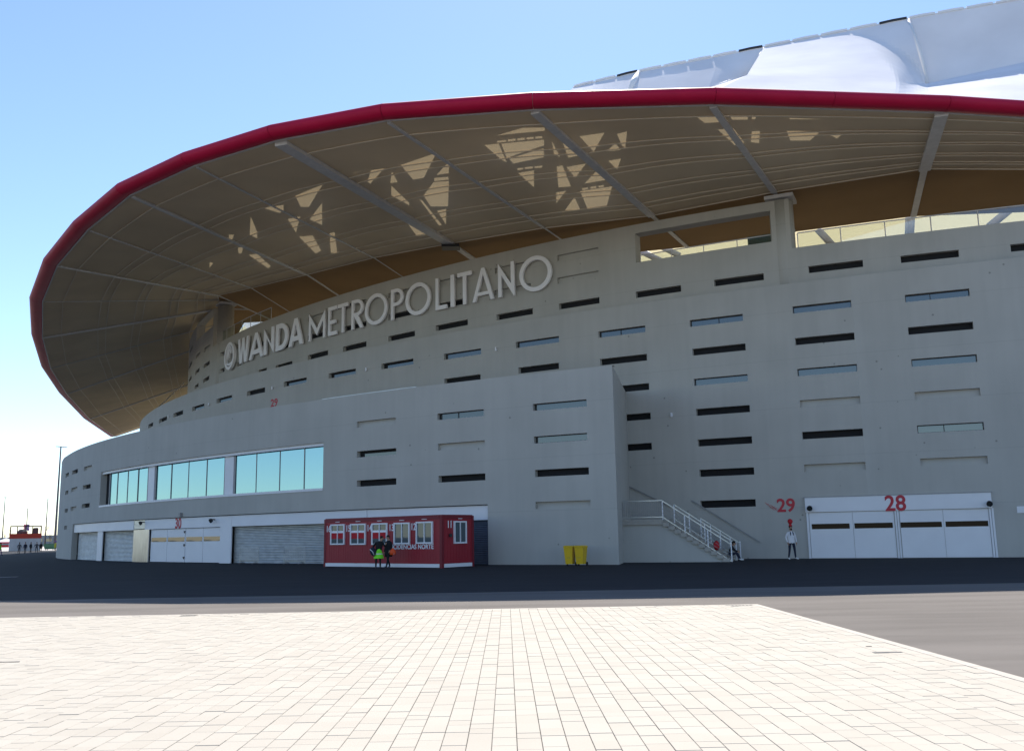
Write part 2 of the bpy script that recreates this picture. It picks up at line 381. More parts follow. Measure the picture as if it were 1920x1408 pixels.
# slits: left pixel, right pixel (x, y at the middle of each end), kind: d dark, g glazed, b blind, l dark with a pale sill box
def slits(wall, rows, hh, zsnap):
    out = []
    for (x0, y0, x1, y1, k) in rows:
        a, b = wall.pix(x0, y0), wall.pix(x1, y1)
        if a is None or b is None: continue
        z = (a[1]+b[1])/2
        zz = min(zsnap, key=lambda q: abs(q-z)) if zsnap else z
        if abs(zz-z) > .35: zz = z
        out.append(((a[0], b[0], round(zz-hh/2, 3), round(zz+hh/2, 3)), k))
    return out
mid_rows = [(1122,626,1210,618,'g'),(1125,678,1213,671,'d'),(1131,732,1217,725,'d'),(1134,786,1220,780,'d'),(1136,842,1222,836,'d'),
 (1293,605,1393,597,'g'),(1298,659,1398,652,'d'),(1301,716,1402,709,'g'),(1305,772,1406,767,'d'),(1308,829,1410,826,'d'),(1311,886,1414,884,'d'),(1313,945,1417,943,'d'),
 (1486,580,1596,571,'g'),(1491,640,1602,631,'d'),(1495,698,1607,690,'g'),(1500,757,1613,750,'b'),(1504,816,1618,811,'d'),(1508,878,1623,873,'b'),
 (1697,559,1818,549,'g'),(1703,620,1825,611,'d'),(1709,680,1832,672,'g'),(1715,742,1838,735,'b'),(1720,804,1845,799,'g'),(1726,867,1852,862,'b'),
 (967,646,1048,637,'g'),(972,694,1048,687,'d'),(832,669,902,659,'g'),(833,715,901,708,'d'),(715,687,775,678,'l'),(616,705,667,696,'l'),(532,721,575,712,'l'),
 (463,738,497,731,'d'),(406,752,435,745,'l'),(360,767,383,761,'l'),(325,778,343,774,'d'),(298,789,313,785,'d'),(278,799,287,796,'d'),
 (1935,536,2060,525,'g'),(1940,598,2066,588,'d'),(1948,660,2072,650,'g'),(1952,726,2078,716,'b')]
up_rows = [(485,698,500,694,'d'),(517,689,548,682,'d'),(577,670,615,662,'d'),(643,655,687,645,'d'),(728,635,778,626,'d'),(817,615,877,605,'d'),(931,595,999,584,'d'),(1048,575,1124,563,'d'),
 (1192,553,1277,541,'d'),(1339,531,1432,519,'d'),(1516,506,1618,494,'d'),(1689,487,1798,475,'d'),(1895,466,2010,454,'d'),
 (577,633,612,625,'d'),(645,618,687,606,'d'),(728,596,775,584,'d'),(817,577,874,563,'d'),(927,551,995,536,'b'),(1045,526,1122,514,'b'),
 (577,600,607,590,'b'),(645,577,687,565,'b'),(728,555,775,543,'b'),(817,533,874,521,'b'),(928,508,995,494,'b'),(1045,485,1122,469,'b'),
 (517,654,548,645,'d'),(480,650,503,640,'d'),(444,650,453,646,'d'),(444,684,453,680,'d'),(405,669,421,663,'d'),(405,700,421,693,'d'),(382,657,394,649,'b'),(382,687,393,680,'d'),(381,715,392,708,'d'),
 (367,669,375,664,'b'),(366,699,374,694,'d'),(365,727,372,722,'d'),(356,658,361,654,'d'),(355,687,360,682,'d'),(354,714,359,709,'d')]
pod_rows = [(669,797,742,788,'b'),(669,853,743,845,'l'),(669,907,743,902,'d'),(820,782,907,773,'g'),(821,838,909,832,'b'),(822,899,910,893,'d'),
 (999,764,1100,755,'g'),(1001,825,1101,818,'g'),(1003,888,1104,882,'d'),(1004,949,1107,943,'b'),
 (157,881,172,874,'b'),(135,887,146,882,'d'),(123,892,129,889,'d'),(155,915,170,910,'d'),(133,920,145,915,'b'),(122,925,128,922,'d'),(153,950,168,946,'d'),(132,956,143,951,'b'),(121,959,127,956,'d'),(120,990,125,988,'d')]
def slit_objects(wall, items):
    for h, k in items:
        mb = MB(); s0, s1, z0, z1 = h; g = None
        dep = {'b': .22, 'd': .32, 'g': .26, 'l': .30}[k]
        qs = wall.reveal(mb, h, dep)
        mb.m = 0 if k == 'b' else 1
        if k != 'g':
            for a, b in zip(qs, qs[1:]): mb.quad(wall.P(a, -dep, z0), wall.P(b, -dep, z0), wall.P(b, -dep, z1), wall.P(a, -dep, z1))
        o = part(mb, 'wall_recess' if k == 'b' else 'slit_window', ['concrete', 'painted_void'])
        if k == 'g':
            mb = MB(); c = [wall.P(q, -dep, 0) for q in (s0, s1)]; m = (s0+s1)/2 + random.uniform(-.4, .4)
            mb.quad(wall.P(s0, -dep, z0), wall.P(s1, -dep, z0), wall.P(s1, -dep, z1), wall.P(s0, -dep, z1))
            part(mb, 'pane', ['slit_glass'], parent=o)
            mb = MB()
            for q in ((s0+.02, m, s1-.02) if random.random() < .35 else (s0+.02, s1-.02)): mb.bar(wall.P(q, -dep+.03, z0+.002), wall.P(q, -dep+.03, z1-.002), .03)
            for z in (z0+.018, z1-.018): mb.bar(wall.P(s0+.04, -dep+.035, z), wall.P(s1-.04, -dep+.035, z), .03)
            part(mb, 'frame', ['black_metal'], parent=o)
        if k == 'l':                                  # glazed only in its lower part, dark gap above
            mb = MB(); w = s1-s0; mb.quad(wall.P(s0+w*.16, -dep+.12, z0), wall.P(s1, -dep+.12, z0), wall.P(s1, -dep+.12, z1-.17), wall.P(s0+w*.16, -dep+.12, z1-.17))
            part(mb, 'pane', ['slit_glass'], parent=o)

# middle wall
mid_items = slits(MID, mid_rows, .42, [])
def mid_top(q): return 15.85
o_mid = part(MID.sheet(-.3, mid_top, [h for h, _ in mid_items]), 'middle_wall', ['concrete'], True)
slit_objects(MID, mid_items)
# upper wall
sL, sC, sF0, sF1 = UPW.S(401, 600), UPW.S(430, 600), UPW.S(1191, 460), UPW.S(1446, 430)
z_ = lambda u, v: UPW.pix(u, v)[1]
fr_r = (sF0, sF1, round((z_(1192, 493)+z_(1447, 453))/2, 3), round((z_(1189, 437)+z_(1441, 397))/2, 3))
fr_l = (UPW.S(369, 620), UPW.S(400, 600), round((z_(369, 636)+z_(401, 615))/2, 3), round((z_(369, 607)+z_(401, 581))/2, 3))
sR = UPW.S(1480, 400)
def up_top(q):
    if q < sL: return 25.5
    if q < sR: return 21.45
    return 18.3
up_top.breaks = [sL, sR]
up_items = slits(UPW, up_rows, .42, [])
o_up = part(UPW.sheet(9, up_top, [h for h, _ in up_items]+[fr_r, fr_l]), 'upper_wall', ['concrete'], True)
slit_objects(UPW, up_items)
for h in (fr_r, fr_l):
    mb = MB(); UPW.reveal(mb, h, .9); part(mb, 'opening_frame', ['concrete'])
for u0, zt in ((1469, 21.9), (415, 25.8)):            # round columns carrying the canopy
    q = UPW.S(u0, 500); r_ = .72 if u0 > 1000 else .82; c = UPW.P(q, -.66)
    mb = MB(); mb.lathe((c.x, c.y, 14), [(r_, 0), (r_, zt-14-.45)], 32); part(mb, 'column', ['concrete'], True)
    mb = MB(); M_ = UPW.M(q, -.42, zt-.24).to_3x3(); mb.box((c.x, c.y, zt-.26), (1.7, .22, 1.7), M_); part(mb, 'bearing_plate', ['beam_grey'])
# podium with window band and ground floor recess
win = (POD.S(188, 915), POD.S(606, 870), 0, 0)
zt_ = (POD.pix(606, 827)[1]+POD.pix(430, 848)[1]+POD.pix(230, 880)[1])/3; zb_ = (POD.pix(606, 917)[1]+POD.pix(430, 930)[1]+POD.pix(230, 944)[1])/3
win = (win[0], win[1], round(zb_, 3), round(zt_, 3))
rec = (POD.S(134, 1020), POD.S(915, 1000), -.3, 3.27)
pod_items = slits(POD, pod_rows, .38, [])
def pod_top(q): return 10.3
o_pod = part(POD.sheet(-.3, pod_top, [h for h, _ in pod_items]+[win, rec]), 'podium_wall', ['concrete'], True)
slit_objects(POD, pod_items)
e0 = POD.P(POD.L); e1 = Vector((7.75, 58.6, 0))
mb = MB(); tn = (e1-e0).normalized()
mb.quad((e0.x, e0.y, -.3), (e1.x, e1.y, -.3), (e1.x, e1.y, 10.3), (e0.x, e0.y, 10.3))
mb.quad((e0.x, e0.y, 10.3), (e1.x, e1.y, 10.3), (e1.x-.5, e1.y+.1, 10.3), (e0.x-.5, e0.y+.5, 10.3)); part(mb, 'end_wall', ['concrete'])
mb = MB()                                             # terrace between podium and middle wall
for i in range(40):
    a, b = (POD.L-9)*i/40, (POD.L-9)*(i+1)/40; fa, fb = POD.P(a, -8, 9.6), POD.P(b, -8, 9.6)
    mb.quad(POD.P(a, -.2, 9.6), POD.P(b, -.2, 9.6), fb, fa)
part(mb, 'terrace', ['concrete'])
# thin pale flashing on the podium top
mb = MB(); qa, qb = POD.S(600, 745), POD.S(777, 722)
for i in range(12): mb.bar(POD.P(qa+(qb-qa)*i/12, -.2, 10.34), POD.P(qa+(qb-qa)*(i+1)/12, -.2, 10.34), .07)
part(mb, 'parapet_flashing', ['galvanised'])
# glazed band: three bays of four panes
mb = MB(); POD.reveal(mb, win, .55); part(mb, 'window_reveal', ['concrete'])
bays = [(198, 270, (212, 231, 250)), (283, 413, (312, 344, 378)), (431, 605, (471, 515, 561))]
WO = -.42
for u0, u1, cuts in bays:
    q0, q1 = POD.S(u0, 900), POD.S(u1, 880); e = MB()
    zb, zt = win[2]+.09, win[3]-.16
    pts = [q0]+[POD.S(u, 890) for u in cuts]+[q1]
    for q in pts[1:-1]: e.bar(POD.P(q, WO+.012, zb), POD.P(q, WO+.012, zt), .05, .05)
    for q in (q0, q1): e.bar(POD.P(q, WO+.03, zb-.06), POD.P(q, WO+.03, zt+.06), .10)
    for a, b in zip(pts, pts[1:]):
        for z in (zb-.03, zt+.03): e.bar(POD.P(a, WO+.025, z), POD.P(b, WO+.025, z), .06, .085)
    w_ = part(e, 'window', ['steel_grey'])
    for a, b in zip(pts, pts[1:]):
        mb = MB(); t = random.uniform(-.016, .016)
        mb.quad(POD.P(a+.02, WO+t, zb), POD.P(b-.02, WO-t, zb), POD.P(b-.02, WO-t, zt), POD.P(a+.02, WO+t, zt)); part(mb, 'pane', ['facade_glass'], parent=w_)
for u0, u1 in ((271, 282), (414, 430)):
    a, b = POD.S(u0, 900), POD.S(u1, 900); mb = MB(); m = (a+b)/2
    mb.box((POD.P(m, WO+.04, (win[2]+win[3])/2)), (b-a, win[3]-win[2]-.01, .16), POD.M(m, 0, 0).to_3x3()); part(mb, 'window_pier', ['white_paint'])
mb = MB(); mb2 = MB(); n = 24
for i in range(n):
    a = win[0]+(win[1]-win[0])*i/n; b = win[0]+(win[1]-win[0])*(i+1)/n
    mb.bar(POD.P(a, -.18, win[3]-.05), POD.P(b, -.18, win[3]-.05), .10, .3); mb2.bar(POD.P(a, .02, win[2]+.004), POD.P(b, .02, win[2]+.004), .05, .16)
part(mb, 'window_head_trim', ['white_paint']); part(mb2, 'window_sill', ['white_paint'])
mb = MB()                                             # near-black sheet for the unlit room behind, so no light leaks through
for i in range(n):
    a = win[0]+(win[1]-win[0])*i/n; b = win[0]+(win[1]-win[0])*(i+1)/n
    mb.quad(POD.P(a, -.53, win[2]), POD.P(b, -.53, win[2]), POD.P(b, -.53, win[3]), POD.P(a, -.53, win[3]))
part(mb, 'window_shade_backing', ['painted_void'])
# ground floor recess: fascia, shutters, posts, double gate
mb = MB(); POD.reveal(mb, rec, .5); part(mb, 'recess_reveal', ['concrete'])
def strip(u0, u1, z0, z1, off, name, m, parent=None, thick=.08, v=1010):
    a, b = POD.S(u0, v), POD.S(u1, v); k = max(1, int((b-a)/1.5)); mb = MB()
    for i in range(k):
        p, q = a+(b-a)*i/k, a+(b-a)*(i+1)/k
        A, B, C_, D = POD.P(p, off), POD.P(q, off), POD.P(q, off-thick), POD.P(p, off-thick)
        z = lambda v_, h: (v_.x, v_.y, h)
        mb.quad(z(A, z0), z(B, z0), z(B, z1), z(A, z1)); mb.quad(z(A, z1), z(B, z1), z(C_, z1), z(D, z1)); mb.quad(z(B, z0), z(A, z0), z(D, z0), z(C_, z0))
        if i == 0: mb.quad(z(D, z0), z(A, z0), z(A, z1), z(D, z1))
        if i == k-1: mb.quad(z(B, z0), z(C_, z0), z(C_, z1), z(B, z1))
    return part(mb, name, [m], parent=parent)
def shutter(u0, u1, z1, off, m, pitch=.10):
    a, b = POD.S(u0, 1010), POD.S(u1, 1010); k = max(1, int((b-a)/2)); mb = MB(); z = 0; nz = int(z1/pitch)
    for i in range(k):
        p, q = a+(b-a)*i/k, a+(b-a)*(i+1)/k
        for j in range(nz):
            h0 = z1*j/nz; h1 = z1*(j+1)/nz; hm = h0+(h1-h0)*.82
            mb.quad(POD.P(p, off, h0), POD.P(q, off, h0), POD.P(q, off+.028, (h0+hm)/2), POD.P(p, off+.028, (h0+hm)/2))
            mb.quad(POD.P(p, off+.028, (h0+hm)/2), POD.P(q, off+.028, (h0+hm)/2), POD.P(q, off, hm), POD.P(p, off, hm))
            mb.quad(POD.P(p, off, hm), POD.P(q, off, hm), POD.P(q, off, h1), POD.P(p, off, h1))
    return part(mb, 'roller_shutter', [m])
FZ = 2.48
strip(135, 246, FZ, 3.22, -.14, 'fascia_panel', 'white_paint'); strip(246, 267, FZ+.06, 3.22, -.16, 'fascia_panel', 'galvanised')
strip(267, 430, FZ, 3.22, -.14, 'fascia_panel', 'white_paint'); strip(430.5, 684, FZ, 3.22, -.14, 'fascia_panel', 'white_paint'); strip(684.5, 914, FZ-.05, 3.22, -.17, 'fascia_panel', 'white_paint')
shutter(139, 178, FZ, -.40, 'galvanised'); strip(178, 187, 0, FZ, -.2, 'post', 'white_paint'); shutter(188, 247, FZ, -.40, 'galvanised')
strip(247, 276, 0, FZ, -.12, 'steel_cladding', 'polished_steel'); strip(409, 430, 0, FZ, -.14, 'post', 'white_paint')
shutter(431, 880, FZ, -.36, 'galvanised'); shutter(881, 914, FZ-.06, -.36, 'dark_shutter')
g30 = empty('gate', POD.P(POD.S(342, 1010), -.3)); g30.parent = stadium; g30.matrix_parent_inverse = wm(stadium).inverted()
for i, (a, b) in enumerate(((277.3, 307.6), (308.2, 341.4), (342.3, 374.6), (375.2, 408.6))):
    strip(a, b, .04, FZ-.04, -.24, 'door_leaf', 'white_paint', g30)
    strip(a+1.2, b-1.2, 1.52, 1.84, -.232, 'vision_panel', 'amber_glass', g30, thick=.005)
mb = MB(); qh = POD.S(340.6, 1010)
for z in (.35, 1.25, 2.2):
    mb.bar(POD.P(qh, -.2, z-.08), POD.P(qh, -.2, z+.08), .06); mb.bar(POD.P(qh-.1, -.2, z+.05), POD.P(qh+.1, -.2, z+.05), .05)
part(mb, 'latch', ['black_metal'], parent=g30)
put('gate_number', text_mesh('30', .92, .78), POD.M(POD.S(331, 983), -.128, 2.46))
def floodlight(M, k=1.0):
    mb = MB(); mb.box((0, 0, .10), (.06, .08, .20)); t = MB(); t.lathe((0, 0, 0), [(.05, 0), (.12, .04), (.15, .14), (.155, .20)], 14)
    X = Matrix.Translation((0, -.02, .20)) @ Matrix.Rotation(R(25), 4, 'X'); mb.add([X @ Vector(v) for v in t.v], t.f)
    mb.m = 1; t = MB(); t.lathe((0, 0, .203), [(.13, 0), (.13, .008)], 14); mb.add([X @ Vector(v) for v in t.v], t.f)
    return put('floodlight', mb.mesh('floodlight', ['black_metal', 'slit_glass']), M @ Matrix.Scale(k, 4))
for u, v, z in ((400, 972, 3.0), (268, 979, 3.05)): floodlight(POD.M(POD.S(u, v), -.13, z))
mb = MB(); mb.box((0, 0, .1), (.22, .3, .2)); put('camera_housing', mb.mesh('camera_housing', ['steel_grey']), POD.M(POD.S(341, 965), .01, POD.pix(341, 965)[1]))

# gate 28 on the right hand wall
def mstrip(u0, u1, z0, z1, off, name, m, parent, thick=.06, v=990):
    a, b = MID.S(u0, v), MID.S(u1, v); mid = (a+b)/2; mb = MB()
    mb.box(MID.P(mid, off-thick/2, (z0+z1)/2), ((MID.P(b)-MID.P(a)).length, z1-z0, thick), frame((0, 0, 0), MID.P(b)-MID.P(a), MID.N(mid)).to_3x3())
    return part(mb, name, [m], parent=parent)
gz = lambda v: MID.pix(1690, v)[1]
g28 = empty('gate', MID.P(MID.S(1690, 990))); g28.parent = stadium; g28.matrix_parent_inverse = wm(stadium).inverted()
ztop, zf, zs1, zs0 = gz(928), gz(956), gz(979), gz(989)
mstrip(1513, 1864, zf, ztop, .12, 'fascia_panel', 'white_paint', g28, .3); mstrip(1511, 1866, ztop+.002, ztop+.05, .15, 'drip_edge', 'steel_grey', g28, .33)
for a, b in ((1519, 1600), (1600.6, 1678)): mstrip(a, b, .02, zf-.03, .05, 'door_leaf', 'white_paint', g28, .2)
for a, b in ((1689, 1770), (1770.6, 1856)): mstrip(a, b, .02, zf-.03, .05, 'door_leaf', 'white_paint', g28, .2)
for a, b in ((1514, 1518), (1679.5, 1683), (1684, 1687.5), (1857, 1861), (1862, 1866)): mstrip(a, b, 0, zf-.002, .10, 'door_frame', 'white_paint', g28, .25)
for a, b in ((1522, 1594), (1602, 1675), (1688.6, 1767), (1773, 1854)): mstrip(a+.6, b-.4, zs0, zs1, .056, 'vision_panel', 'dark_glass', g28, .01)
put('gate_number', text_mesh('28', 1.06, .86), MID.M(MID.S(1679, 945), .128, zf-.05))
for u in (1519, 1853): floodlight(MID.M(MID.S(u, 938), .12, zf+.3))
a29 = MID.pix(1474.5, 960); put('gate_number', text_mesh('29', 1.0, .78), MID.M(a29[0], .012, a29[1]))
mb = MB()                                             # slanting red script strokes beside the 29
for i in range(5):
    L_ = [(-.45+.09*i+.05*j*1.0+.028*random.uniform(-1, 1)+j*.075, .55-.08*i-.045*j+.03*(-1)**j) for j in range(5 if i not in (0, 4) else 3)]
    for p, q in zip(L_, L_[1:]): mb.bar((p[0], p[1], .005), (q[0], q[1], .005), .022, .008)
put('painted_script', mb.mesh('painted_script', ['red_paint']), MID.M(MID.pix(1450, 960)[0], .008, a29[1]))
q = MID.pix(514, 762.5); put('gate_number', text_mesh('29', 1.05, .68), MID.M(q[0], .012, q[1]))
for u, v in ((688, 693), (931, 655), (512, 727.5), (393, 758.5), (1260, 778), (317, 781)):
    q = MID.pix(u, v); mb = MB(); mb.lathe((0, 0, 0), [(.02, 0), (.07, .02), (.07, .05), (.05, .06)], 10); mb.m = 0; mb.box((0, 0, .09), (.10, .26, .10))
    put('wall_lamp', mb.mesh('wall_lamp', ['white_paint']), MID.M(q[0], .0, q[1]))
mb = MB(); q = MID.pix(1922, 955); mb.box((0, 0, .02), (.75, .34, .03)); put('wall_plate', mb.mesh('wall_plate', ['white_paint']), MID.M(q[0], .0, q[1]))

# railings on top of the upper wall
def railing(wall, q0, q1, z, h, n, glass, name='railing', off=-.2):
    mb = MB(); k = 10
    for i in range(k):
        a, b = q0+(q1-q0)*i/k, q0+(q1-q0)*(i+1)/k; mb.bar(wall.P(a, off, z+h), wall.P(b, off, z+h), .06)
    r_ = part(mb, name, ['beam_grey'])
    for i in range(n+1):
        a = q0+(q1-q0)*i/n; mb = MB(); mb.bar(wall.P(a, off, z), wall.P(a, off, z+h-.03), .05); part(mb, 'post', ['beam_grey'], parent=r_)
        if glass and i < n:
            b = q0+(q1-q0)*(i+1)/n; mb = MB(); mb.quad(wall.P(a+.04, off, z+.05), wall.P(b-.04, off, z+.05), wall.P(b-.04, off, z+h-.05), wall.P(a+.04, off, z+h-.05)); part(mb, 'pane', ['rail_glass'], parent=r_)
railing(UPW, UPW.S(409, 635), UPW.S(505, 590), 21.45, 1.15, 6, True)
railing(UPW, UPW.S(1495, 450), UPW.L-1, 18.3, .95, 9, True)
railing(UPW, fr_r[0]+.1, fr_r[1]-.1, fr_r[2], .62, 4, True, off=-.6)
mb = MB(); mb.quad(UPW.P(fr_r[1]-1.6, -.75, fr_r[2]), UPW.P(fr_r[1]-.1, -.75, fr_r[2]), UPW.P(fr_r[1]-.1, -.75, fr_r[2]+.75), UPW.P(fr_r[1]-1.6, -.75, fr_r[2]+.75)); part(mb, 'pane', ['facade_glass'])
# ------------------------------------------------------------------ canopy
def H(x): return 22.0 + 3.9*min(1, max(0, (4-x)/34.))
def at_H(u, v):
    z = 22
    for _ in range(40): z = .5*z+.5*H(at_z(u, v, z).x)
    return at_z(u, v, z)
ST = []                                               # stations: ring edge, mid line, inner edge
def station(ru, rv, rz, mu, mv, mz=None, ext=8.0, beam=.15):
    a = at_z(ru, rv, rz); b = at_H(mu, mv) if mz is None else at_z(mu, mv, mz)
    ST.append([a, b, None, ext, beam])
ST.append([Vector((52, 55, 22)), Vector((56, 61, 22)), None, 7, .3]); q_ = at_z(2110, 232, 22); ST.append([q_, q_+Vector((3.2, 6.2, 0)), None, 7, .3])
station(1765, 210, 22, 1733, 315, beam=.62); station(1335, 196, 22, 1452, 359, beam=.34); station(1000, 205, 22, 1222, 403, beam=.45)
station(725, 225, 22, 1020, 426, beam=.2); station(522, 262, 22, 845, 455, beam=.72); station(365, 310, 22.1, 700, 482, beam=.14)
station(245, 365, 22.2, 575, 514, beam=.3); station(165, 430, 22.3, 470, 539, beam=.14); station(108, 497, 22.4, 408, 553, beam=.3)
station(80, 565, 22.5, 410, 562, 26.0, 4, .1); station(80, 632, 22.5, 415, 578, 26.1, 4, .4); station(95, 690, 22.5, 400, 610, 26.2, 4, .1)
station(125, 738, 22.5, 400, 642, 26.3, 4, .2); station(168, 785, 22.5, 400, 705, 26.3, 4, .2); station(215, 818, 22.5, 400, 755, 26.3, 4, .2)
for s_ in ST:
    d = s_[1]-s_[0]; d.z = 0; s_[2] = s_[1]+d.normalized()*s_[3]
for i, (u, v) in ((2, (1712, 408)), (3, (1490, 437))): ST[i][2] = at_z(u, v-2, 22.0)
ST[1][2] = ST[1][1]+Vector((4.5, 7, 0)); ST[4][2].z = 22.0
for i, e_ in ((7, 9), (8, 13), (9, 18), (10, 20), (11, 20), (12, 20)):
    d = ST[i][1]-ST[i][0]; d.z = 0; ST[i][2] = ST[i][1]+d.normalized()*e_
def lerp3(s_, t): return s_[0].lerp(s_[1], t) if t <= 1 else s_[1].lerp(s_[2], t-1)
soff = MB()
for i in range(len(ST)-1):
    A, B = ST[i], ST[i+1]
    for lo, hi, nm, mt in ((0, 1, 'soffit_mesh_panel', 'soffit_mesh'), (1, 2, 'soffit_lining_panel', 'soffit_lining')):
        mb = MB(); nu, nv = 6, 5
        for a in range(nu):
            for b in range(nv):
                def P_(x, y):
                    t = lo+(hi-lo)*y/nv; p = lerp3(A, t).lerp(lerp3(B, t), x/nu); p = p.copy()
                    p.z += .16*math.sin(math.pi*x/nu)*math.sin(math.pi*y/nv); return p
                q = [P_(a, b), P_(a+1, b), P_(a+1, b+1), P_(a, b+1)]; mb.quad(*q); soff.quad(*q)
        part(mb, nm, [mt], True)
bvh = BVHTree.FromPolygons([Vector(v) for v in soff.v], soff.f)
for i, s_ in enumerate(ST):                           # radial beams
    w = s_[4]; mb = MB(); d = .04+w*.25
    pts = [lerp3(s_, t) for t in (0.01, .5, 1.0, 1.98)]
    mb.bar(pts[0]-Vector((0, 0, d/2+.02)), pts[2]-Vector((0, 0, d/2+.02)), w, d)
    mb.bar(pts[2]-Vector((0, 0, d/4+.02)), pts[3]-Vector((0, 0, d/4+.02)), w*.6, d*.5)
    part(mb, 'radial_beam', ['beam_grey'])
for t in (.10, .30, .345, .50, .545, .70, .745, .86, .905, 1.0):   # circumferential battens
    for i in range(len(ST)-1):
        mb = MB(); n = 6; w = .10 if t == 1.0 else .065
        for a in range(n):
            p, q = [lerp3(ST[i], t).lerp(lerp3(ST[i+1], t), x/n) for x in (a, a+1)]
            sg = [.16*math.sin(math.pi*x/n)*math.sin(math.pi*(t % 1)) for x in (a, a+1)]
            mb.bar(p+Vector((0, 0, sg[0]-.06)), q+Vector((0, 0, sg[1]-.06)), w, .05)
        part(mb, 'soffit_batten', ['batten'])
mb = MB(); p = at_z(845, 455, H(at_H(845, 455).x)); mb.box(p-Vector((0, 0, .35)), (1.3, 1.0, .22)); part(mb, 'bearing_plate', ['black_metal'])
mb = MB(); mb.tube([at_y(345, 718, 142), at_y(297, 764, 132)], .09, 6); part(mb, 'tie_rod', ['white_paint'])

# red rim: bulged tube, two segments to a bay with open joints
rim = [s_[0] for s_ in ST]
def rim_pt(i, t):
    p = rim[i].lerp(rim[i+1], t); return p
for i in range(len(rim)-1):
    d = (rim[i+1]-rim[i]); d.z = 0; L_ = d.length; d.normalize(); nrm = Vector((d.y, -d.x, 0))
    if nrm.y > 0 and i < 8: nrm = -nrm
    if i >= 8 and nrm.x > 0: nrm = -nrm
    def nv(k):
        k = max(0, min(len(rim)-2, k)); e = (rim[k+1]-rim[k]); e.z = 0; e.normalize(); m_ = Vector((e.y, -e.x, 0)); return -m_ if m_.dot(nrm) < 0 else m_
    n0 = (nv(i-1)+nv(i)).normalized(); n1 = (nv(i)+nv(i+1)).normalized()
    nseg = max(1, round(L_/6.5)) if L_ < 20 else 3
    for k in range(nseg):
        g = .012/L_; t0 = k/nseg+g; t1 = (k+1)/nseg-g; mb = MB(); N = 18; vs = []
        for t in (t0, t1):
            c = rim[i].lerp(rim[i+1], t); nn = n0.lerp(n1, t).normalized(); wid = .50+.12*min(1, max(0, (i+t-6)/5.)); ht = .37
            for j in range(N):
                a = 2*math.pi*j/N; vs.append(c + nn*(wid*.72+wid*math.cos(a)) + Vector((0, 0, .26+ht*math.sin(a))))
        mb.add(vs, [(j, (j+1) % N, N+(j+1) % N, N+j) for j in range(N)]); mb.add(vs[:N], [tuple(range(N))]); mb.add(vs[N:], [tuple(range(N-1, -1, -1))])
        o = part(mb, 'rim_segment', ['red_ring']); o.data.polygons.foreach_set('use_smooth', [len(p.vertices) == 4 for p in o.data.polygons])
mb = MB()
for i in range(len(rim)-1): mb.bar(rim[i]+Vector((0, 0, -.05)), rim[i+1]+Vector((0, 0, -.05)), .09, .06)
part(mb, 'rim_edge_strip', ['beam_grey'])

# unseen deck added as a light mask; its shaped holes cast sun patches below
P4 = [[(20,465),(190,440),(110,525)],[(240,455),(275,520),(230,525)],[(300,420),(500,350),(430,490),(370,500)],[(580,400),(580,465),(510,475)],[(495,495),(575,488),(578,505),(498,513)],
 [(240,545),(340,640),(340,655),(240,600)],[(490,525),(578,518),(572,660),(475,660),(435,600)],[(565,680),(565,775),(510,690)],[(335,765),(390,760),(450,830),(390,840)],[(410,630),(425,632),(535,770),(520,775)],
 [(880,238),(1030,195),(1150,195),(1150,212)],[(870,272),(925,266),(925,278),(872,283)],[(935,263),(982,258),(982,271),(936,276)],[(992,258),(1037,253),(1037,266),(993,270)],[(1048,252),(1090,247),(1090,260),(1049,264)],[(1100,247),(1142,243),(1142,256),(1101,259)],
 [(800,300),(880,292),(925,395),(900,385)],[(905,290),(1145,268),(1145,300),(935,370)],[(950,378),(1145,320),(1145,370),(975,405)],[(990,436),(1026,431),(1028,442),(994,447)],[(1036,429),(1086,424),(1086,436),(1038,440)],[(1095,424),(1142,419),(1142,431),(1096,435)],
 [(1000,465),(1090,450),(1090,545)],[(1200,275),(1250,370),(1212,350)],[(1270,290),(1330,280),(1390,350),(1300,370)],[(1370,245),(1510,225),(1450,330)],[(1590,230),(1650,215),(1640,310),(1620,300)],[(1530,332),(1580,285),(1610,325)],[(1540,390),(1612,378),(1590,440)],
 [(1230,430),(1262,422),(1310,540),(1240,545)],[(1290,430),(1400,410),(1340,490)],[(1400,525),(1480,440),(1550,500)],[(1225,580),(1285,570),(1225,645)],[(1280,685),(1335,610),(1365,680)],[(1375,575),(1555,548),(1525,655),(1415,670)],[(1380,555),(1415,549),(1418,560),(1382,566)],[(1430,547),(1465,541),(1467,553),(1431,559)],[(1478,540),(1510,535),(1511,546),(1479,551)]]
P7 = [[(1020,435),(1100,425),(1100,445),(1085,455)],[(1150,390),(1250,350),(1200,430),(1170,430)],[(1120,480),(1165,470),(1150,530)],[(1205,480),(1250,420),(1250,500)],[(1165,550),(1215,545),(1245,600),(1225,610)],[(1280,535),(1300,530),(1310,610),(1285,610)],
 [(975,470),(1000,530),(1000,555),(970,540)],[(890,540),(910,540),(895,580)],[(970,620),(1000,615),(1050,660),(1040,668)],[(815,645),(830,650),(815,668)],[(1375,300),(1440,286),(1425,335)],[(925,590),(945,588),(940,612),(928,612)]]
P5 = [[(70,152),(230,145),(300,225),(180,235)],[(300,160),(410,160),(410,215),(330,215)],[(435,160),(465,160),(455,215),(435,215)],[(610,170),(890,170),(820,215),(650,215)],[(255,275),(335,268),(392,340),(340,355)],[(435,280),(480,280),(475,345),(430,340)],[(630,280),(800,285),(750,330),(650,330)],
 [(650,385),(715,385),(670,440)],[(800,390),(880,390),(840,430),(770,425)],[(730,475),(820,475),(790,510),(700,515)],[(860,300),(930,295),(900,320)],[(390,385),(420,385),(440,420)],[(465,380),(500,390),(525,450)]]
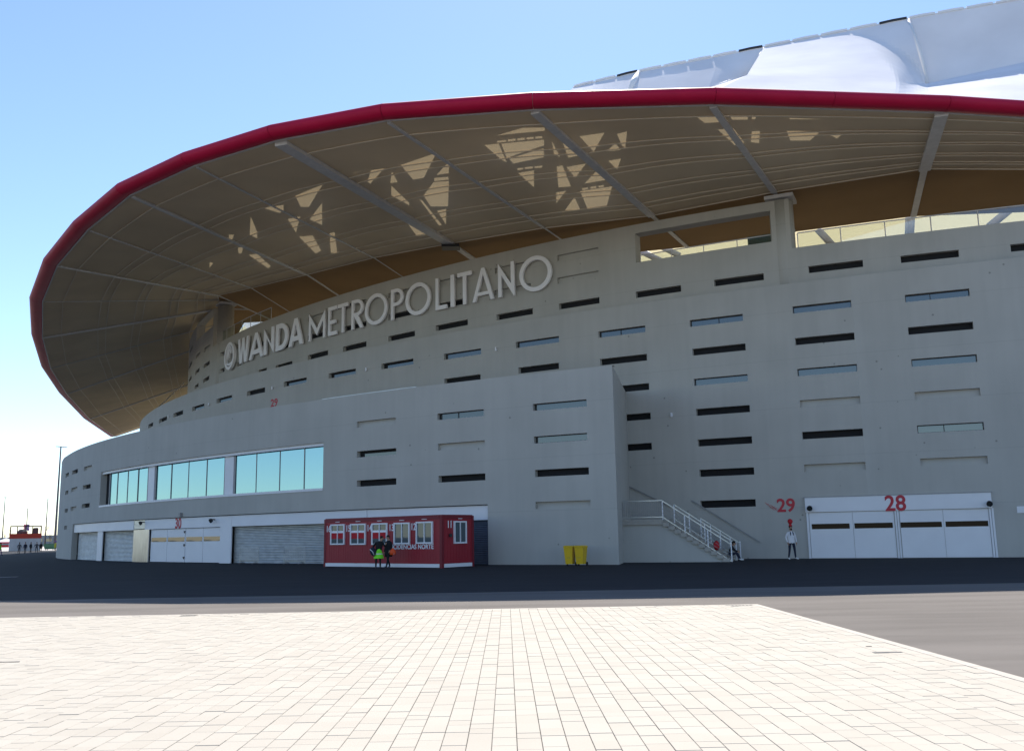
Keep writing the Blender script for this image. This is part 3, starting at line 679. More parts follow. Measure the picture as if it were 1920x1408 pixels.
polys = [[(660+x/3.2, 180+y/3.2) for x, y in p] for p in P4]+[[(x/2.07, 180+y/2.07) for x, y in p] for p in P7]+[[(1260+x/2.909, 150+y/2.909) for x, y in p] for p in P5]
DZ = 1.3
def inset(s_): d = s_[1]-s_[0]; return s_[0]+d*(2.7/max(4, d.length))
outer = [inset(s_) for s_ in ST]; inner = [s_[2] for s_ in ST][::-1]
loops = [[(p.x, p.y) for p in outer+inner]]
for pl in polys:
    lp = []; gu, gv = sum(p[0] for p in pl)/len(pl), sum(p[1] for p in pl)/len(pl); ks_ = 1.07 if max(p[0] for p in pl)-min(p[0] for p in pl) > 20 else 1.0
    for u, v in [(gu+(a-gu)*ks_, gv+(b-gv)*ks_) for a, b in pl]:
        hit = bvh.ray_cast(CP, ray(u, v).normalized())[0]
        if hit is None: lp = None; break
        k = DZ/sdir.z; lp.append((hit.x+sdir.x*k, hit.y+sdir.y*k))
    if lp: loops.append(lp)
dm = flat_shape(loops, 0, 'roof_white')
bm = bmesh.new(); bm.from_mesh(dm)
bmesh.ops.remove_doubles(bm, verts=bm.verts, dist=1e-4)
for _ in range(5):
    le = [e for e in bm.edges if e.calc_length() > 3.5]
    if not le: break
    bmesh.ops.subdivide_edges(bm, edges=le, cuts=1); bmesh.ops.triangulate(bm, faces=bm.faces[:])
for v in bm.verts:
    h = bvh.ray_cast(Vector((v.co.x, v.co.y, 60)), Vector((0, 0, -1)))[0] or bvh.find_nearest(Vector((v.co.x, v.co.y, 23)))[0]
    v.co.z = h.z+DZ
bm.to_mesh(dm); bm.free(); o = put('light_mask_deck', dm, Matrix.Identity(4))
# closing strips between the added light mask and the soffit
mb = MB()
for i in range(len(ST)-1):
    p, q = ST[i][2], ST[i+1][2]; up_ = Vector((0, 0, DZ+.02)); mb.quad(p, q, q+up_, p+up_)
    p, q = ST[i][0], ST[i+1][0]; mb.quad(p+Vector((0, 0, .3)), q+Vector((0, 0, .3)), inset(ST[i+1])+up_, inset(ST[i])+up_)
part(mb, 'mask_edge_strip', ['soffit_lining'])

# white crown roof rising behind the rim
RZ = 42
ridge = [at_z(u, v, RZ) for u, v in ((1075, 165), (1197, 136), (1432, 90), (1703, 37), (1920, 0), (2060, -24))]
r0, r1, r2, r3, r4, r5 = ridge
def face(mb, *p): mb.quad(*p)
def grid_patch(mb, a, b, c, d, n=8, bulge=0):          # a-b bottom, d-c top
    for i in range(n):
        for j in range(n):
            def Q(x, y):
                p = a.lerp(b, x).lerp(d.lerp(c, x), y); p = p.copy(); p.z += bulge*math.sin(math.pi*x)*math.sin(math.pi*y); return p
            mb.quad(Q(i/n, j/n), Q((i+1)/n, j/n), Q((i+1)/n, (j+1)/n), Q(i/n, (j+1)/n))
def hang(u, v, y): return at_y(u, v, y)
k1 = hang(1180, 170, 74.5); k1b = hang(1197, 139, 76.8); k2 = hang(1401, 141, 71.8); k3 = hang(1327, 166, 70.5); k4 = hang(1738, 157, 66.8); k5 = hang(1920, 117, 64.8); k6 = hang(2060, 86, 63.5)
base = [at_y(u, v, y) for u, v, y in ((1075, 172, 78), (1180, 178, 66), (1327, 178, 53), (1480, 182, 51), (1745, 188, 50), (1925, 206, 48), (2080, 222, 48))]
roof_parts = []
def rp(mb, smooth=True):
    o = part(mb, 'roof_panel', ['roof_membrane'], smooth); return o
mb = MB(); grid_patch(mb, base[0], k1, r1, r0, 6); rp(mb)
mb = MB()
def AB(x): return k1.lerp(k3, x/.66) if x < .66 else k3.lerp(k2, (x-.66)/.34)
for i in range(18):
    for j in range(6): mb.quad(*[AB(x).lerp(r1.lerp(r2, x), y) for x, y in ((i/18, j/6), ((i+1)/18, j/6), ((i+1)/18, (j+1)/6), (i/18, (j+1)/6))])
rp(mb)
mb = MB()                                             # saddle panel: gentle on the left, steep beside the next fold
n = 56
bot_l = [k2.lerp(k3, t/6) for t in range(7)]
def QB(x, y):
    if 1:
        if 1:
            t_ = r2.lerp(r3, x); b_ = (k2.lerp(k4, x)); e = max(0, min(1, (x-(.84-.36*y*y))/.16)); e = e*e*(3-2*e)
            p = b_.lerp(t_, y); s_ = 7.5*(1-e)*y*(1-y)**.6; d = Vector((p.x, p.y, p.z-ZC)); q = CP+d
            # push the lower rows outwards so the left of the panel lies flatter
            vdir = (p-CP).normalized(); return p - vdir*(15.0*(1-e)*(1-y)**1.1 + (1.2*e*math.sin(math.pi*y)))
for i in range(n):
    for j in range(16): mb.quad(QB(i/n, j/16), QB((i+1)/n, j/16), QB((i+1)/n, (j+1)/16), QB(i/n, (j+1)/16))
rp(mb)
mb = MB(); grid_patch(mb, k4, k5, r4, r3, 8, -.3); rp(mb)
mb = MB(); grid_patch(mb, k5, k6, r5, r4, 4); rp(mb)
# aprons
def vpull(p, d): return p-(p-CP).normalized()*d
m2 = QB(0, 0)
mb = MB(); mb.quad(base[0], base[1], k1); mb.quad(base[1], base[2], k3, k1); rp(mb, False)
mb = MB(); mb.quad(base[2], m2, k2, k3); rp(mb, False)
mb = MB()
def BB(x): return base[2].lerp(base[3], x/.36) if x < .36 else base[3].lerp(base[4], (x-.36)/.64)
for i in range(n):
    for j in range(5): mb.quad(*[BB(x).lerp(QB(x, 0), y) for x, y in ((i/n, j/5), ((i+1)/n, j/5), ((i+1)/n, (j+1)/5), (i/n, (j+1)/5))])
rp(mb)
mb = MB(); grid_patch(mb, base[4], base[5], k5, k4, 8); rp(mb)
mb = MB(); grid_patch(mb, base[5], base[6], k6, k5, 4); rp(mb)
# the roof goes on behind the wall to the left, lower than the line of sight over the rim
lf = [Vector((-8, 96, 38)), Vector((-26, 116, 36)), Vector((-40, 140, 34))]; li = [ST[6][2]+Vector((0, 4, .6)), ST[9][2]+Vector((3, 6, .4)), Vector((-30, 135, 26))]
mb = MB(); mb.quad(base[0], r0, lf[0], li[0]); mb.quad(li[0], lf[0], lf[1], li[1]); mb.quad(li[1], lf[1], lf[2], li[2]); rp(mb, False)
for p, q in ((k4, r3), (k1, r1), (k3, k2), (k2, r2)):
    mb = MB(); w = .30 if p in (k4, k1) else .10; mb.tube([vpull(p, .15), vpull(p.lerp(q, .5), .22), vpull(q, .15)], [w*.5, w, w*.45], 8); part(mb, 'roof_seam', ['roof_white'], True)
for i in range(len(ridge)-1):                         # ridge coping in short lengths
    L_ = (ridge[i+1]-ridge[i]).length; n = max(2, round(L_/2.35)); dd = (ridge[i+1]-ridge[i]).normalized()
    for k in range(n):
        dark = (k == n-1 and i in (0, 1, 2)); mb = MB()
        a = ridge[i].lerp(ridge[i+1], k/n)+dd*.10; b = ridge[i].lerp(ridge[i+1], (k+1)/n)-dd*.10
        u_ = Vector((0, 0, .24)); m = a.lerp(b, .5)
        mb.bar(a+u_*.55, m+u_*.7, .16, .17); mb.bar(m+u_*.7, b+u_*.6, .16, .17); part(mb, 'ridge_coping', ['black_metal' if dark else 'roof_white'])
mb = MB()
for i in range(len(ridge)-1): mb.bar(ridge[i]+Vector((0, .12, .04)), ridge[i+1]+Vector((0, .12, .04)), .20)
part(mb, 'ridge_beam', ['roof_white'])
T_ = [Vector((-60, 185, 36)), Vector((-32, 132, 38)), Vector((-12, 108, 40)), r0+Vector((2, 9, .5)), r1+Vector((3, 8, .5)), r2+Vector((3.5, 8, .5)), r3+Vector((4, 8, .5)), r4+Vector((4.5, 8, .5)), r5+Vector((5, 8, .5)), Vector((75, 66, 42))]
for a, b in zip(T_, T_[1:]):
    mb = MB(); c, d = [Vector((p.x+.6, p.y+4, 12)) for p in (b, a)]; grid_patch(mb, d, c, b, a, 4); part(mb, 'inner_roof_panel', ['inner_membrane'], True)
for a, b, y, w in (((1533, 430), (1566, 466), 66, .55), ((1707, 402), (1705, 442), 65, .7), ((1912, 378), (1855, 425), 62, .55), ((1200, 470), (1260, 500), 70, .5), ((1225, 455), (1275, 480), 72, .5)):
    mb = MB(); mb.tube([at_y(*a, y), at_y(*b, y)], w/2, 8); part(mb, 'roof_strut', ['beam_grey'], True)

# ------------------------------------------------------------------ name sign on the upper wall
sign = empty('building_sign', UPW.P(UPW.S(760, 580), .3, 18.6)); tag(sign, 'long row of white capital letters and a round emblem high on the curved wall', 'sign')
def ell(cx, cy, rx, ry, a0=0, a1=360, n=40): return [(cx+rx*math.cos(R(a0+(a1-a0)*i/n)), cy+ry*math.sin(R(a0+(a1-a0)*i/n))) for i in range(n+(0 if a1-a0 == 360 else 1))]
def glyph(c, w, h, t):
    if c == 'I': return [[(0, 0), (w, 0), (w, h), (0, h)]]
    if c == 'L': return [[(0, 0), (w, 0), (w, t), (t, t), (t, h), (0, h)]]
    if c == 'T': return [[(w/2-t/2, 0), (w/2+t/2, 0), (w/2+t/2, h-t), (w, h-t), (w, h), (0, h), (0, h-t), (w/2-t/2, h-t)]]
    if c == 'E': return [[(0, 0), (w, 0), (w, t), (t, t), (t, h*.40), (w*.86, h*.40), (w*.86, h*.40+t), (t, h*.40+t), (t, h-t), (w, h-t), (w, h), (0, h)]]
    if c == 'N': return [[(0, 0), (t, 0), (t, h*.64), (w-t*.15, -.04*h if t < .5 else 0), (w, 0), (w, h), (w-t, h), (w-t, h*.36), (t*.15, h), (0, h)]]
    if c == 'M': return [[(0, 0), (t, 0), (t, h*.62), (w/2, h*.14), (w-t, h*.62), (w-t, 0), (w, 0), (w, h), (w/2, h*.40), (0, h)]]
    if c == 'W': return [[(0, h), (w*.17, 0), (w*.39, 0), (w*.5, h*.5), (w*.61, 0), (w*.83, 0), (w, h), (w-w*.19, h), (w*.70, h*.38), (w*.60, h), (w*.40, h), (w*.30, h*.38), (w*.19, h)]]
    if c == 'A':
        b0, b1 = h*.17, h*.17+t*.75; x = lambda y, i: (y/h)*(w/2-t*.5)+i
        return [[(0, 0), (t, 0), (x(b0, t), b0), (w-x(b0, t), b0), (w-t, 0), (w, 0), (w/2+t*.5, h), (w/2-t*.5, h)],
                [(x(b1, t*1.02), b1), (w/2, min(h*.9, h*(w/2-t)/(w/2-t*.5)*.98) if t < .5 else h*.78), (w-x(b1, t*1.02), b1)]]
    if c == 'D':
        r_ = h/2; o = [(0, 0)]+ell(w*.40, h/2, w*.60, r_, -90, 90, 24)+[(0, h)]
        i = [(t, t*.8)]+ell(w*.42, h/2, w*.58-t, r_-t*.8, -90, 90, 24)+[(t, h-t*.8)]; return [o, i]
    if c in 'PR':
        yb = h*.44; r_ = (h-yb)/2; o = [(0, 0), (t, 0), (t, yb)]
        if c == 'R': o += [(t*1.1, yb), (w-t*1.15, 0), (w, 0), (w*.60, yb)]
        o += ell(w*.45, yb+r_, w*.55, r_, -88, 90, 20)+[(0, h)]
        i = [(t, yb+t*.9)]+ell(w*.45, yb+r_, w*.55-t, r_-t*.9, -90, 90, 20)+[(t, h-t*.9)]; return [o, i]
    if c == 'O': return [ell(w/2, h/2, w/2, h/2*1.04, n=56), ell(w/2, h/2, w/2-t, h/2*1.04-t, n=56)]
spec = [('W',(318,366),(525,525)),('A',(368,432),(495,495)),('N',(434,480),(480,480)),('D',(488,543),(460,460)),('A',(546,611),(440,440)),
 ('M',(637,710),(410,410)),('E',(723,762),(390,390)),('T',(767,812),(378,378)),('R',(828,880),(360,360)),('O',(888,988),(335,335)),('P',(1005,1060),(315,315)),('O',(1070,1182),(290,290)),('L',(1205,1255),(272,272)),('I',(1272,1289),(255,255)),('T',(1303,1366),(240,240)),('A',(1370,1466),(225,225)),('N',(1485,1558),(205,205)),('O',(1580,1725),(175,175))]
zbase = sum(UPW.pix(320+x/2.4, 440+y/2.4, 0)[1] for x, y in ((1230, 340), (1390, 308), (745, 452), (1495, 285)))/4
for c, (xa, xb), (ym, _) in spec:
    qa, qb = UPW.S(320+xa/2.4, 440+ym/2.4), UPW.S(320+xb/2.4, 440+ym/2.4); w = (qb-qa)*1.0; m = (qa+qb)/2
    bold = spec.index((c, (xa, xb), (ym, _))) < 5
    t = .55 if bold else .30
    if c == 'A': w *= 1.0
    me = flat_shape([[(x-w/2, y) for x, y in lp] for lp in glyph(c, w, 2.42, t)], .15, 'letter_white')
    put('letter', me, UPW.M(m, .26, zbase), sign)
q = UPW.S(437.5, 668)                                 # round emblem: open ring with a curled stroke inside
em = empty('emblem', UPW.P(q, .32, zbase)); em.parent = sign; em.matrix_parent_inverse = wm(sign).inverted()
put('ring', flat_shape([ell(0, 1.2, 1.36, 1.36, n=56), ell(0, 1.2, 1.08, 1.08, n=56)], .24, 'letter_white'), UPW.M(q, .32, zbase), em)
def stroke_loop(pts, w):
    L_, R_ = [], []
    for i, p in enumerate(pts):
        a, b = pts[max(0, i-1)], pts[min(len(pts)-1, i+1)]; d = Vector((b[0]-a[0], b[1]-a[1])).normalized(); ww = w*(.4+.6*math.sin(math.pi*(i+.6)/(len(pts)+.2)))
        L_.append((p[0]-d.y*ww, p[1]+d.x*ww)); R_.append((p[0]+d.y*ww, p[1]-d.x*ww))
    return L_+R_[::-1]
for pts in (ell(-.05, 1.35, .62, .80, 215, 15, 22), ell(.02, 1.2, .34, .62, 200, 20, 18), ell(.05, .62, .85, .26, 200, 350, 16)):
    put('curl', flat_shape([stroke_loop(pts, .11)], .2, 'letter_white'), UPW.M(q, .32, zbase), em)

# ------------------------------------------------------------------ ground
def structure(o): o['kind'] = 'structure'; return o
PX1, PY1 = 5.33, 20.45                                # corner of the pale paving
mb = MB(); xs = [-1600, -400, -120, -40, 0, 40, 120, 400, 1600]; ys = [-300, -60, 0, 20, 40, 80, 150, 400, 3000]
for i in range(8):
    for j in range(8): mb.quad((xs[i], ys[j], 0), (xs[i+1], ys[j], 0), (xs[i+1], ys[j+1], 0), (xs[i], ys[j+1], 0))
structure(mb.build('ground', ['asphalt']))
mb = MB(); mb.quad((-160, PY1, .004), (160, PY1, .004), (160, 25.6, .004), (-160, 28.6, .004)); mb.quad((PX1, -60, .004), (160, -60, .004), (160, PY1, .004), (PX1, PY1, .004)); structure(mb.build('sunlit_ground_overlay', ['sunlit_asphalt']))  # paler asphalt painted over the sunlit ground, ending just inside the canopy shadow
mb = MB(); mb.quad((-400, 200, .006), (-86, 200, .006), (-120, 420, .006), (-600, 420, .006)); structure(mb.build('far_plaza', ['pale_plaza']))
pav = structure(empty('paving', (0, 0, 0)))
mb = MB(); mb.quad((-60, -30, .004), (PX1-.1, -30, .004), (PX1-.1, PY1-.1, .004), (-60, PY1-.1, .004)); mb.build('bedding', ['joint_sand'], pav)
KH = .05
def kerb(a, b, w):
    a, b = Vector(a), Vector(b); n = int((b-a).length/1.0)
    for i in range(n):
        p, q = a.lerp(b, i/n), a.lerp(b, (i+1)/n); d = (q-p).normalized()*.004
        m_ = MB(); m_.bar(p+d+Vector((0, 0, KH/2)), q-d+Vector((0, 0, KH/2)), w, KH); yield m_
for m_ in kerb((PX1-.07, 4.5, 0), (PX1-.07, PY1-.001, 0), .14): m_.build('kerb_stone', ['kerb_stone'], pav)
for m_ in kerb((-17, PY1-.07, 0), (PX1-.145, PY1-.07, 0), .14): m_.build('kerb_stone', ['kerb_stone'], pav)
PW, GAP, GAPY = .19, .0044, .0024
def stone(mb, x0, x1, y0, y1, dz=0, c=.003):
    z = .030; zt = KH+dz
    b = [(x0, y0, z), (x1, y0, z), (x1, y1, z), (x0, y1, z)]; m = [(x0, y0, zt-c), (x1, y0, zt-c), (x1, y1, zt-c), (x0, y1, zt-c)]
    t = [(x0+c, y0+c, zt), (x1-c, y0+c, zt), (x1-c, y1-c, zt), (x0+c, y1-c, zt)]
    mb.add(b+m+t, [(8, 9, 10, 11)]+[(i, (i+1) % 4, 4+(i+1) % 4, 4+i) for i in range(4)]+[(4+i, 4+(i+1) % 4, 8+(i+1) % 4, 8+i) for i in range(4)])
cover = (4.42, 4.99, 12.3, 13.2)
tiles = []
ncol = int((PX1-.15+17)/PW)
for i in range(ncol):
    x1 = PX1-.147-i*PW; x0 = x1-PW; y = 4.6+random.uniform(0, .3)
    while y < PY1-.16:
        l = random.choice((.19, .285, .285, .38)); y1 = min(y+l, PY1-.147)
        xm, ym = (x0+x1)/2, (y+y1)/2
        if y1-y > .08 and not (cover[0] < xm < cover[1] and cover[2] < ym < cover[3]): tiles.append((x0, x1, y, y1))
        y = y1
def visible_px(t):
    d = t[2]; x = (t[0]+t[1])/2; u = 945+x/d*F; v = 1002+1.55*F/d
    return -30 < u < 1950 and 6.75 < t[3]
vis = sorted([t for t in tiles if visible_px(t)], key=lambda t: t[2]); near = vis[:300]; ns = set(near)
protos = {}
for t in near:
    L_ = round(t[3]-t[2], 3)
    if L_ not in protos:
        q_ = MB(); stone(q_, -PW/2+GAP/2, PW/2-GAP/2, -L_/2+GAPY/2, L_/2-GAPY/2); protos[L_] = q_.mesh('paving_stone', ['paving'])
    o = link('paving_stone', protos[L_], pav); o.location = ((t[0]+t[1])/2, (t[2]+t[3])/2, random.uniform(-.002, .002))
mb = MB()
for t in tiles:
    if t not in ns and abs((t[0]+t[1])/2) < 4+t[3]*.75: stone(mb, t[0]+GAP/2, t[1]-GAP/2, t[2]+GAPY/2, t[3]-GAPY/2, random.uniform(-.0025, .0025))
o = mb.build('paving_stones', ['paving'], pav); o['kind'] = 'stuff'
mb = MB(); mb.quad((-60, -30, .044), (-17.3, -30, .044), (-17.3, PY1, .044), (-60, PY1, .044)); mb.quad((-17.3, -30, .044), (PX1, -30, .044), (PX1, 4.55, .044), (-17.3, 4.55, .044)); mb.build('outer_paving', ['paving'], pav)
cv = empty('manhole_cover', ((cover[0]+cover[1])/2, (cover[2]+cover[3])/2, 0)); tag(cv, 'square paved manhole cover set in the pale paving near its right edge', 'manhole cover')
mb = MB(); a = cover; cx, cy = 0, 0; w, l = a[1]-a[0]+.06, a[3]-a[2]+.06
for sx in (-1, 1): mb.box((sx*(w/2-.025), 0, .024), (.05, l, .048)); mb.box((0, sx*(l/2-.025), .024), (w-.102, .05, .048))
mb.build('frame', ['kerb_stone'], cv)
for i in range(2):
    for j in range(2):
        mb = MB(); stone(mb, -w/2+.05+i*(w/2-.05), -w/2+.05+(i+1)*(w/2-.05)-.008, -l/2+.05+j*(l/2-.05), -l/2+.05+(j+1)*(l/2-.05)-.008); mb.build('infill_slab', ['paving'], cv)
mb = MB(); mb.box((.1, .1, .053), (.07, .035, .006)); mb.build('lifting_eye', ['black_metal'], cv)
def grate(x0, x1, y, label):
    n = 6; g = empty('drain_grate', ((x0+x1)/2, y, 0)); tag(g, label, 'drain grate')
    w = x1-x0; mb = MB(); mb.box((0, 0, .053), (w, .2, .008)); mb.build('frame', ['kerb_stone'], g)
    for k in range(n):
        mb = MB(); mb.box((-w/2+w*(k+.5)/n, 0, .0585), (w/n*.55, .13, .004)); mb.build('slot', ['black_metal'], g)
p, q = at_z(1380, 1138.5, .05), at_z(1420, 1137.5, .05); grate(p.x, q.x, PY1-.36, 'pale slotted drain grate at the far right corner of the paving')
p, q = at_z(328, 1157, .05), at_z(358, 1156.5, .05); grate(p.x, q.x, PY1-.36, 'slotted drain grate along the far edge of the paving, left half')
mb = MB(); p, q = at_z(-60, 1084, 0), at_z(34, 1081, 0); mb.quad((p.x, p.y-.15, .004), (q.x, q.y-.1, .004), (q.x, q.y+.1, .004), (p.x, p.y+.25, .004)); structure(mb.build('road_marking', ['line_paint']))
mb = MB(); p = at_z(15, 1241, .05); mb.box((p.x-.1, p.y, .054), (.5, .03, .006)); structure(mb.build('drain_slot', ['black_metal']))

# ------------------------------------------------------------------ red ticket cabin
ca, cb = Vector((-10.32, 53.55, 0)), Vector((-3.27, 47.75, 0)); cx = (cb-ca).normalized(); cn = Vector((cx.y, -cx.x, 0)); CL = (cb-ca).length; CD, CH = 2.45, 2.62
cabin = empty('ticket_cabin', ca); cabin.rotation_euler.z = math.atan2(cx.y, cx.x)
tag(cabin, 'long red portable ticket cabin with white windows against the shutters', 'ticket cabin')
# local frame: x along the front, y to the back, z up
mb = MB(); mb.box((CL/2, CD/2, .22+(CH-.22-.16)/2), (CL-.04, CD-.04, CH-.22-.16)); mb.build('wall', ['cabin_red'], cabin)
for x in (.08, CL-.08):
    for y in (.08, CD-.08): mb = MB(); mb.box((x, y, CH/2), (.16, .16, CH)); mb.build('corner_post', ['cabin_red_dark'], cabin)
mb = MB(); mb.box((CL/2, CD/2, CH-.09), (CL-.32, CD+.02, .18)); mb.box((.1, CD/2, CH-.091), (.16, CD-.33, .174)); mb.box((CL-.1, CD/2, CH-.091), (.16, CD-.33, .174)); mb.build('roof_rail', ['cabin_red_dark'], cabin)
mb = MB(); mb.box((CL/2, CD/2, CH+.01), (CL-.1, CD-.1, .06)); mb.build('roof', ['cabin_red_dark'], cabin)
mb = MB(); mb.box((CL/2, .04, .12), (CL-.34, .1, .18)); mb.box((CL-.04, CD/2, .12), (.1, CD-.34, .18)); mb.box((CL/2, CD-.04, .12), (CL-.34, .1, .18)); mb.build('base_rail', ['white_paint'], cabin)
mb = MB(); n_ = 44
for i in range(n_): mb.box((.25+(CL-.5)*i/n_, .017, .22+(CH-.42)/2), (.035, .010, CH-.46))
for i in range(10): mb.box((CL-.017, .25+(CD-.5)*i/9, .22+(CH-.42)/2), (.010, .035, CH-.46))
rb = mb.build('wall_rib', ['cabin_red'], cabin)
def cab_u(u, v):                                      # place along the cabin front
    d = ray(u, v); e = ca - Vector((0, 0, 0)); t = cn.dot(Vector((ca.x, ca.y, 0)))/cn.dot(Vector((d.x, d.y, 0))); p = CP+d*t
    return (Vector((p.x, p.y, 0))-ca).dot(cx), p.z
def cabin_window(M, w, h, stripe):
    mb = MB(); t = .075
    for sx in (-1, 1): mb.box((sx*(w/2-t/2), h/2, .02), (t, h, .09))
    for z in (t/2, h-t/2): mb.box((0, z, .02), (w-2*t, t, .09))
    mb.box((0, h/2, .02), (.05, h-2*t, .07))
    f = mb.build('window', ['white_paint'], cabin, mw=M)
    for sx in (-1, 1):
        mb = MB(); mb.box((sx*(w/4-.02), h/2, -.0), (w/2-t-.03, h-2*t, .03)); mb.build('pane', ['cabin_glass'], f)
        if stripe:
            mb = MB(); mb.box((sx*(w/4-.02), h*.62, .022), (w/2-t-.035, h*.10, .008)); mb.build('blind', ['letter_white'], f)
            mb = MB(); mb.box((sx*(w/4-.02), h*.43, .021), (w/2-t-.035, h*.28, .006)); mb.build('notice', ['red_cloth'], f)
    mb = MB(); mb.box((0, h+.12, .03), (w*.28, .03, .05)); mb.build('vent', ['white_paint'], f)
def front_M(x, z): return frame((x, -.005, z), (1, 0, 0), (0, -1, 0))
for num, ua, ub, vt, vb, st in (('16', 621, 647, 983, 1021, 1), ('15', 658, 686.5, 982, 1021, 1), ('14', 698, 727, 981, 1021, 1), ('13', 739.5, 769, 980, 1020, 0), ('12', 781, 812, 978, 1019, 0)):
    a_, zt2 = cab_u(ua, vt); b_, _ = cab_u(ub, vt); _, zb2 = cab_u((ua+ub)/2, vb); w = b_-a_
    cabin_window(front_M((a_+b_)/2, zb2), w, zt2-zb2, st)
    nm = text_mesh(num, .32, .36, .01, 'white_paint'); o = link('window_number', nm, cabin, front_M(a_-.195, zt2-.42))
M_ = frame((CL+.005, 1.35, .22+.98), (0, 1, 0), (1, 0, 0)); cabin_window(M_, .95, 1.14, 0)
link('window_number', text_mesh('11', .26, .36, .01, 'white_paint'), cabin, frame((CL+.006, .58, 2.0), (0, 1, 0), (1, 0, 0)))
mb = MB(); mb.box((CL+.03, .62, 1.62), (.05, .2, .16)); mb.build('card_reader', ['black_metal'], cabin)
a_, z1_ = cab_u(735, 1027); b_, z0_ = cab_u(813, 1029)
W_ = (b_-a_)*1.075; link('lettering', text_mesh('INCIDENCIAS NORTE', W_, .25, .008, 'white_paint'), cabin, front_M(b_-W_/2, z0_))

# temporary barriers along the long shutter
def barrier(q):
    M = POD.M(q, .35, 0); b = empty('crowd_barrier', M.translation); b.rotation_euler.z = math.atan2(M[1][0], M[0][0])
    mb = MB(); L_ = 2.0
    mb.tube([(-L_/2, 0, .08), (-L_/2, 0, 1.05), (L_/2, 0, 1.05), (L_/2, 0, .08)], .02, 6); mb.tube([(-L_/2, 0, .2), (L_/2, 0, .2)], .018, 6); mb.build('frame', ['galvanised'], b)
    mb = MB()
    for i in range(1, 12): mb.tube([(-L_/2+L_*i/12, 0, .2), (-L_/2+L_*i/12, 0, 1.05)], .008, 5)
    mb.build('bars', ['galvanised'], b)
    for sx in (-1, 1):
        mb = MB(); mb.tube([(sx*.7, -.28, .02), (sx*.7, 0, .12), (sx*.7, .28, .02)], .02, 6); mb.build('foot', ['galvanised'], b)
    return b
b1 = barrier(POD.S(475, 1050)); tag(b1, 'thin steel crowd barrier before the long shutter, left of the pair', 'barrier', 'steel barriers before the long shutter')
b2 = barrier(POD.S(560, 1050)); tag(b2, 'thin steel crowd barrier before the long shutter, right beside the red cabin', 'barrier', 'steel barriers before the long shutter')

# ------------------------------------------------------------------ wheelie bins
def wheelie(loc, rz, label, m='bin_yellow', g='yellow wheelie bins'):
    b = empty('wheelie_bin', loc, rz); b.scale = (.84, .84, .96); tag(b, label, 'bin', g); mb = MB()
    vs = []
    for z, w, d in ((.10, .21, .24), (.30, .225, .27), (.92, .275, .34), (.93, .29, .355), (.97, .29, .355)):
        vs += [(-w, -d, z), (w, -d, z), (w, d, z), (-w, d, z)]
    mb.add(vs, [(0, 3, 2, 1)]+[(4*k+i, 4*k+(i+1) % 4, 4*k+4+(i+1) % 4, 4*k+4+i) for k in range(4) for i in range(4)]); mb.build('body', [m], b)
    mb = MB(); vs = []
    for z, w, d, y in ((.972, .295, .37, 0), (1.0, .30, .375, 0), (1.045, .24, .30, .01)):
        vs += [(-w, y-d, z), (w, y-d, z), (w, y+d, z), (-w, y+d, z)]
    mb.add(vs, [(0, 3, 2, 1), (8, 9, 10, 11)]+[(4*k+i, 4*k+(i+1) % 4, 4*k+4+(i+1) % 4, 4*k+4+i) for k in range(2) for i in range(4)]); mb.build('lid', [m], b)
    mb = MB(); mb.tube([(-.24, .42, .96), (.24, .42, .96)], .02, 8); mb.tube([(-.2, .36, .93), (-.2, .42, .96)], .018, 6); mb.tube([(.2, .36, .93), (.2, .42, .96)], .018, 6); mb.build('handle', [m], b)
    for sx in (-1, 1):
        mb = MB(); mb.tube([(sx*.25, .25, .10), (sx*.30, .25, .10)], .10, 14); mb.build('wheel', ['rubber'], b)
    mb = MB(); mb.box((0, -.272, .50), (.22, .012, .16), Matrix.Rotation(R(-6), 3, 'X')); mb.build('sticker', ['bin_green'], b)
    return b
wheelie((3.18, 47.95, 0), R(-24), 'left of the two yellow wheelie bins standing against the grey wall')
wheelie((3.72, 47.76, 0), R(-28), 'right of the two yellow wheelie bins, nearer the wall end')

# ------------------------------------------------------------------ outside staircase
SX0, SX1, SXE, SY, SB, SZ = 5.55, 8.15, 11.55, 50.3, 54.9, 2.28; NS = 11
stair = empty('staircase', (SXE, SY, 0)); tag(stair, 'concrete outside staircase with pale steps and metal railings beside the wall end', 'staircase')
def sp(mb, name, mats, sm=False, parent=None):
    o = mb.build(name, mats, None, sm); p = parent or stair; o.parent = p; o.matrix_parent_inverse = wm(p).inverted(); return o
mb = MB(); rise = SZ/(NS+1); run = (SXE-SX1)/NS
pf = [(SX0, 0), (SXE-.1, 0), (SX1+.02, SZ-.28), (SX0, SZ-.28)]
mb.add([(x, SY+.12, z) for x, z in pf]+[(x, SY+.42, z) for x, z in pf], [(0, 1, 2, 3), (7, 6, 5, 4), (0, 4, 5, 1), (1, 5, 6, 2), (2, 6, 7, 3), (3, 7, 4, 0)]); sp(mb, 'side_wall', ['concrete'])
mb = MB(); mb.box(((SX0+SX1)/2, (SY+SB)/2+.4, SZ-.14), (SX1-SX0, SB-SY+.8, .28)); sp(mb, 'landing', ['kerb_stone'])
for i in range(NS):
    z1 = SZ-rise*(i+1); mb = MB(); x0 = SX1+run*i
    mb.box((x0+run/2+.02, (SY+SB)/2, z1-rise/2-.01), (run+.02, SB-SY, rise+.02-.004*(i % 2))); sp(mb, 'step', ['kerb_stone'])
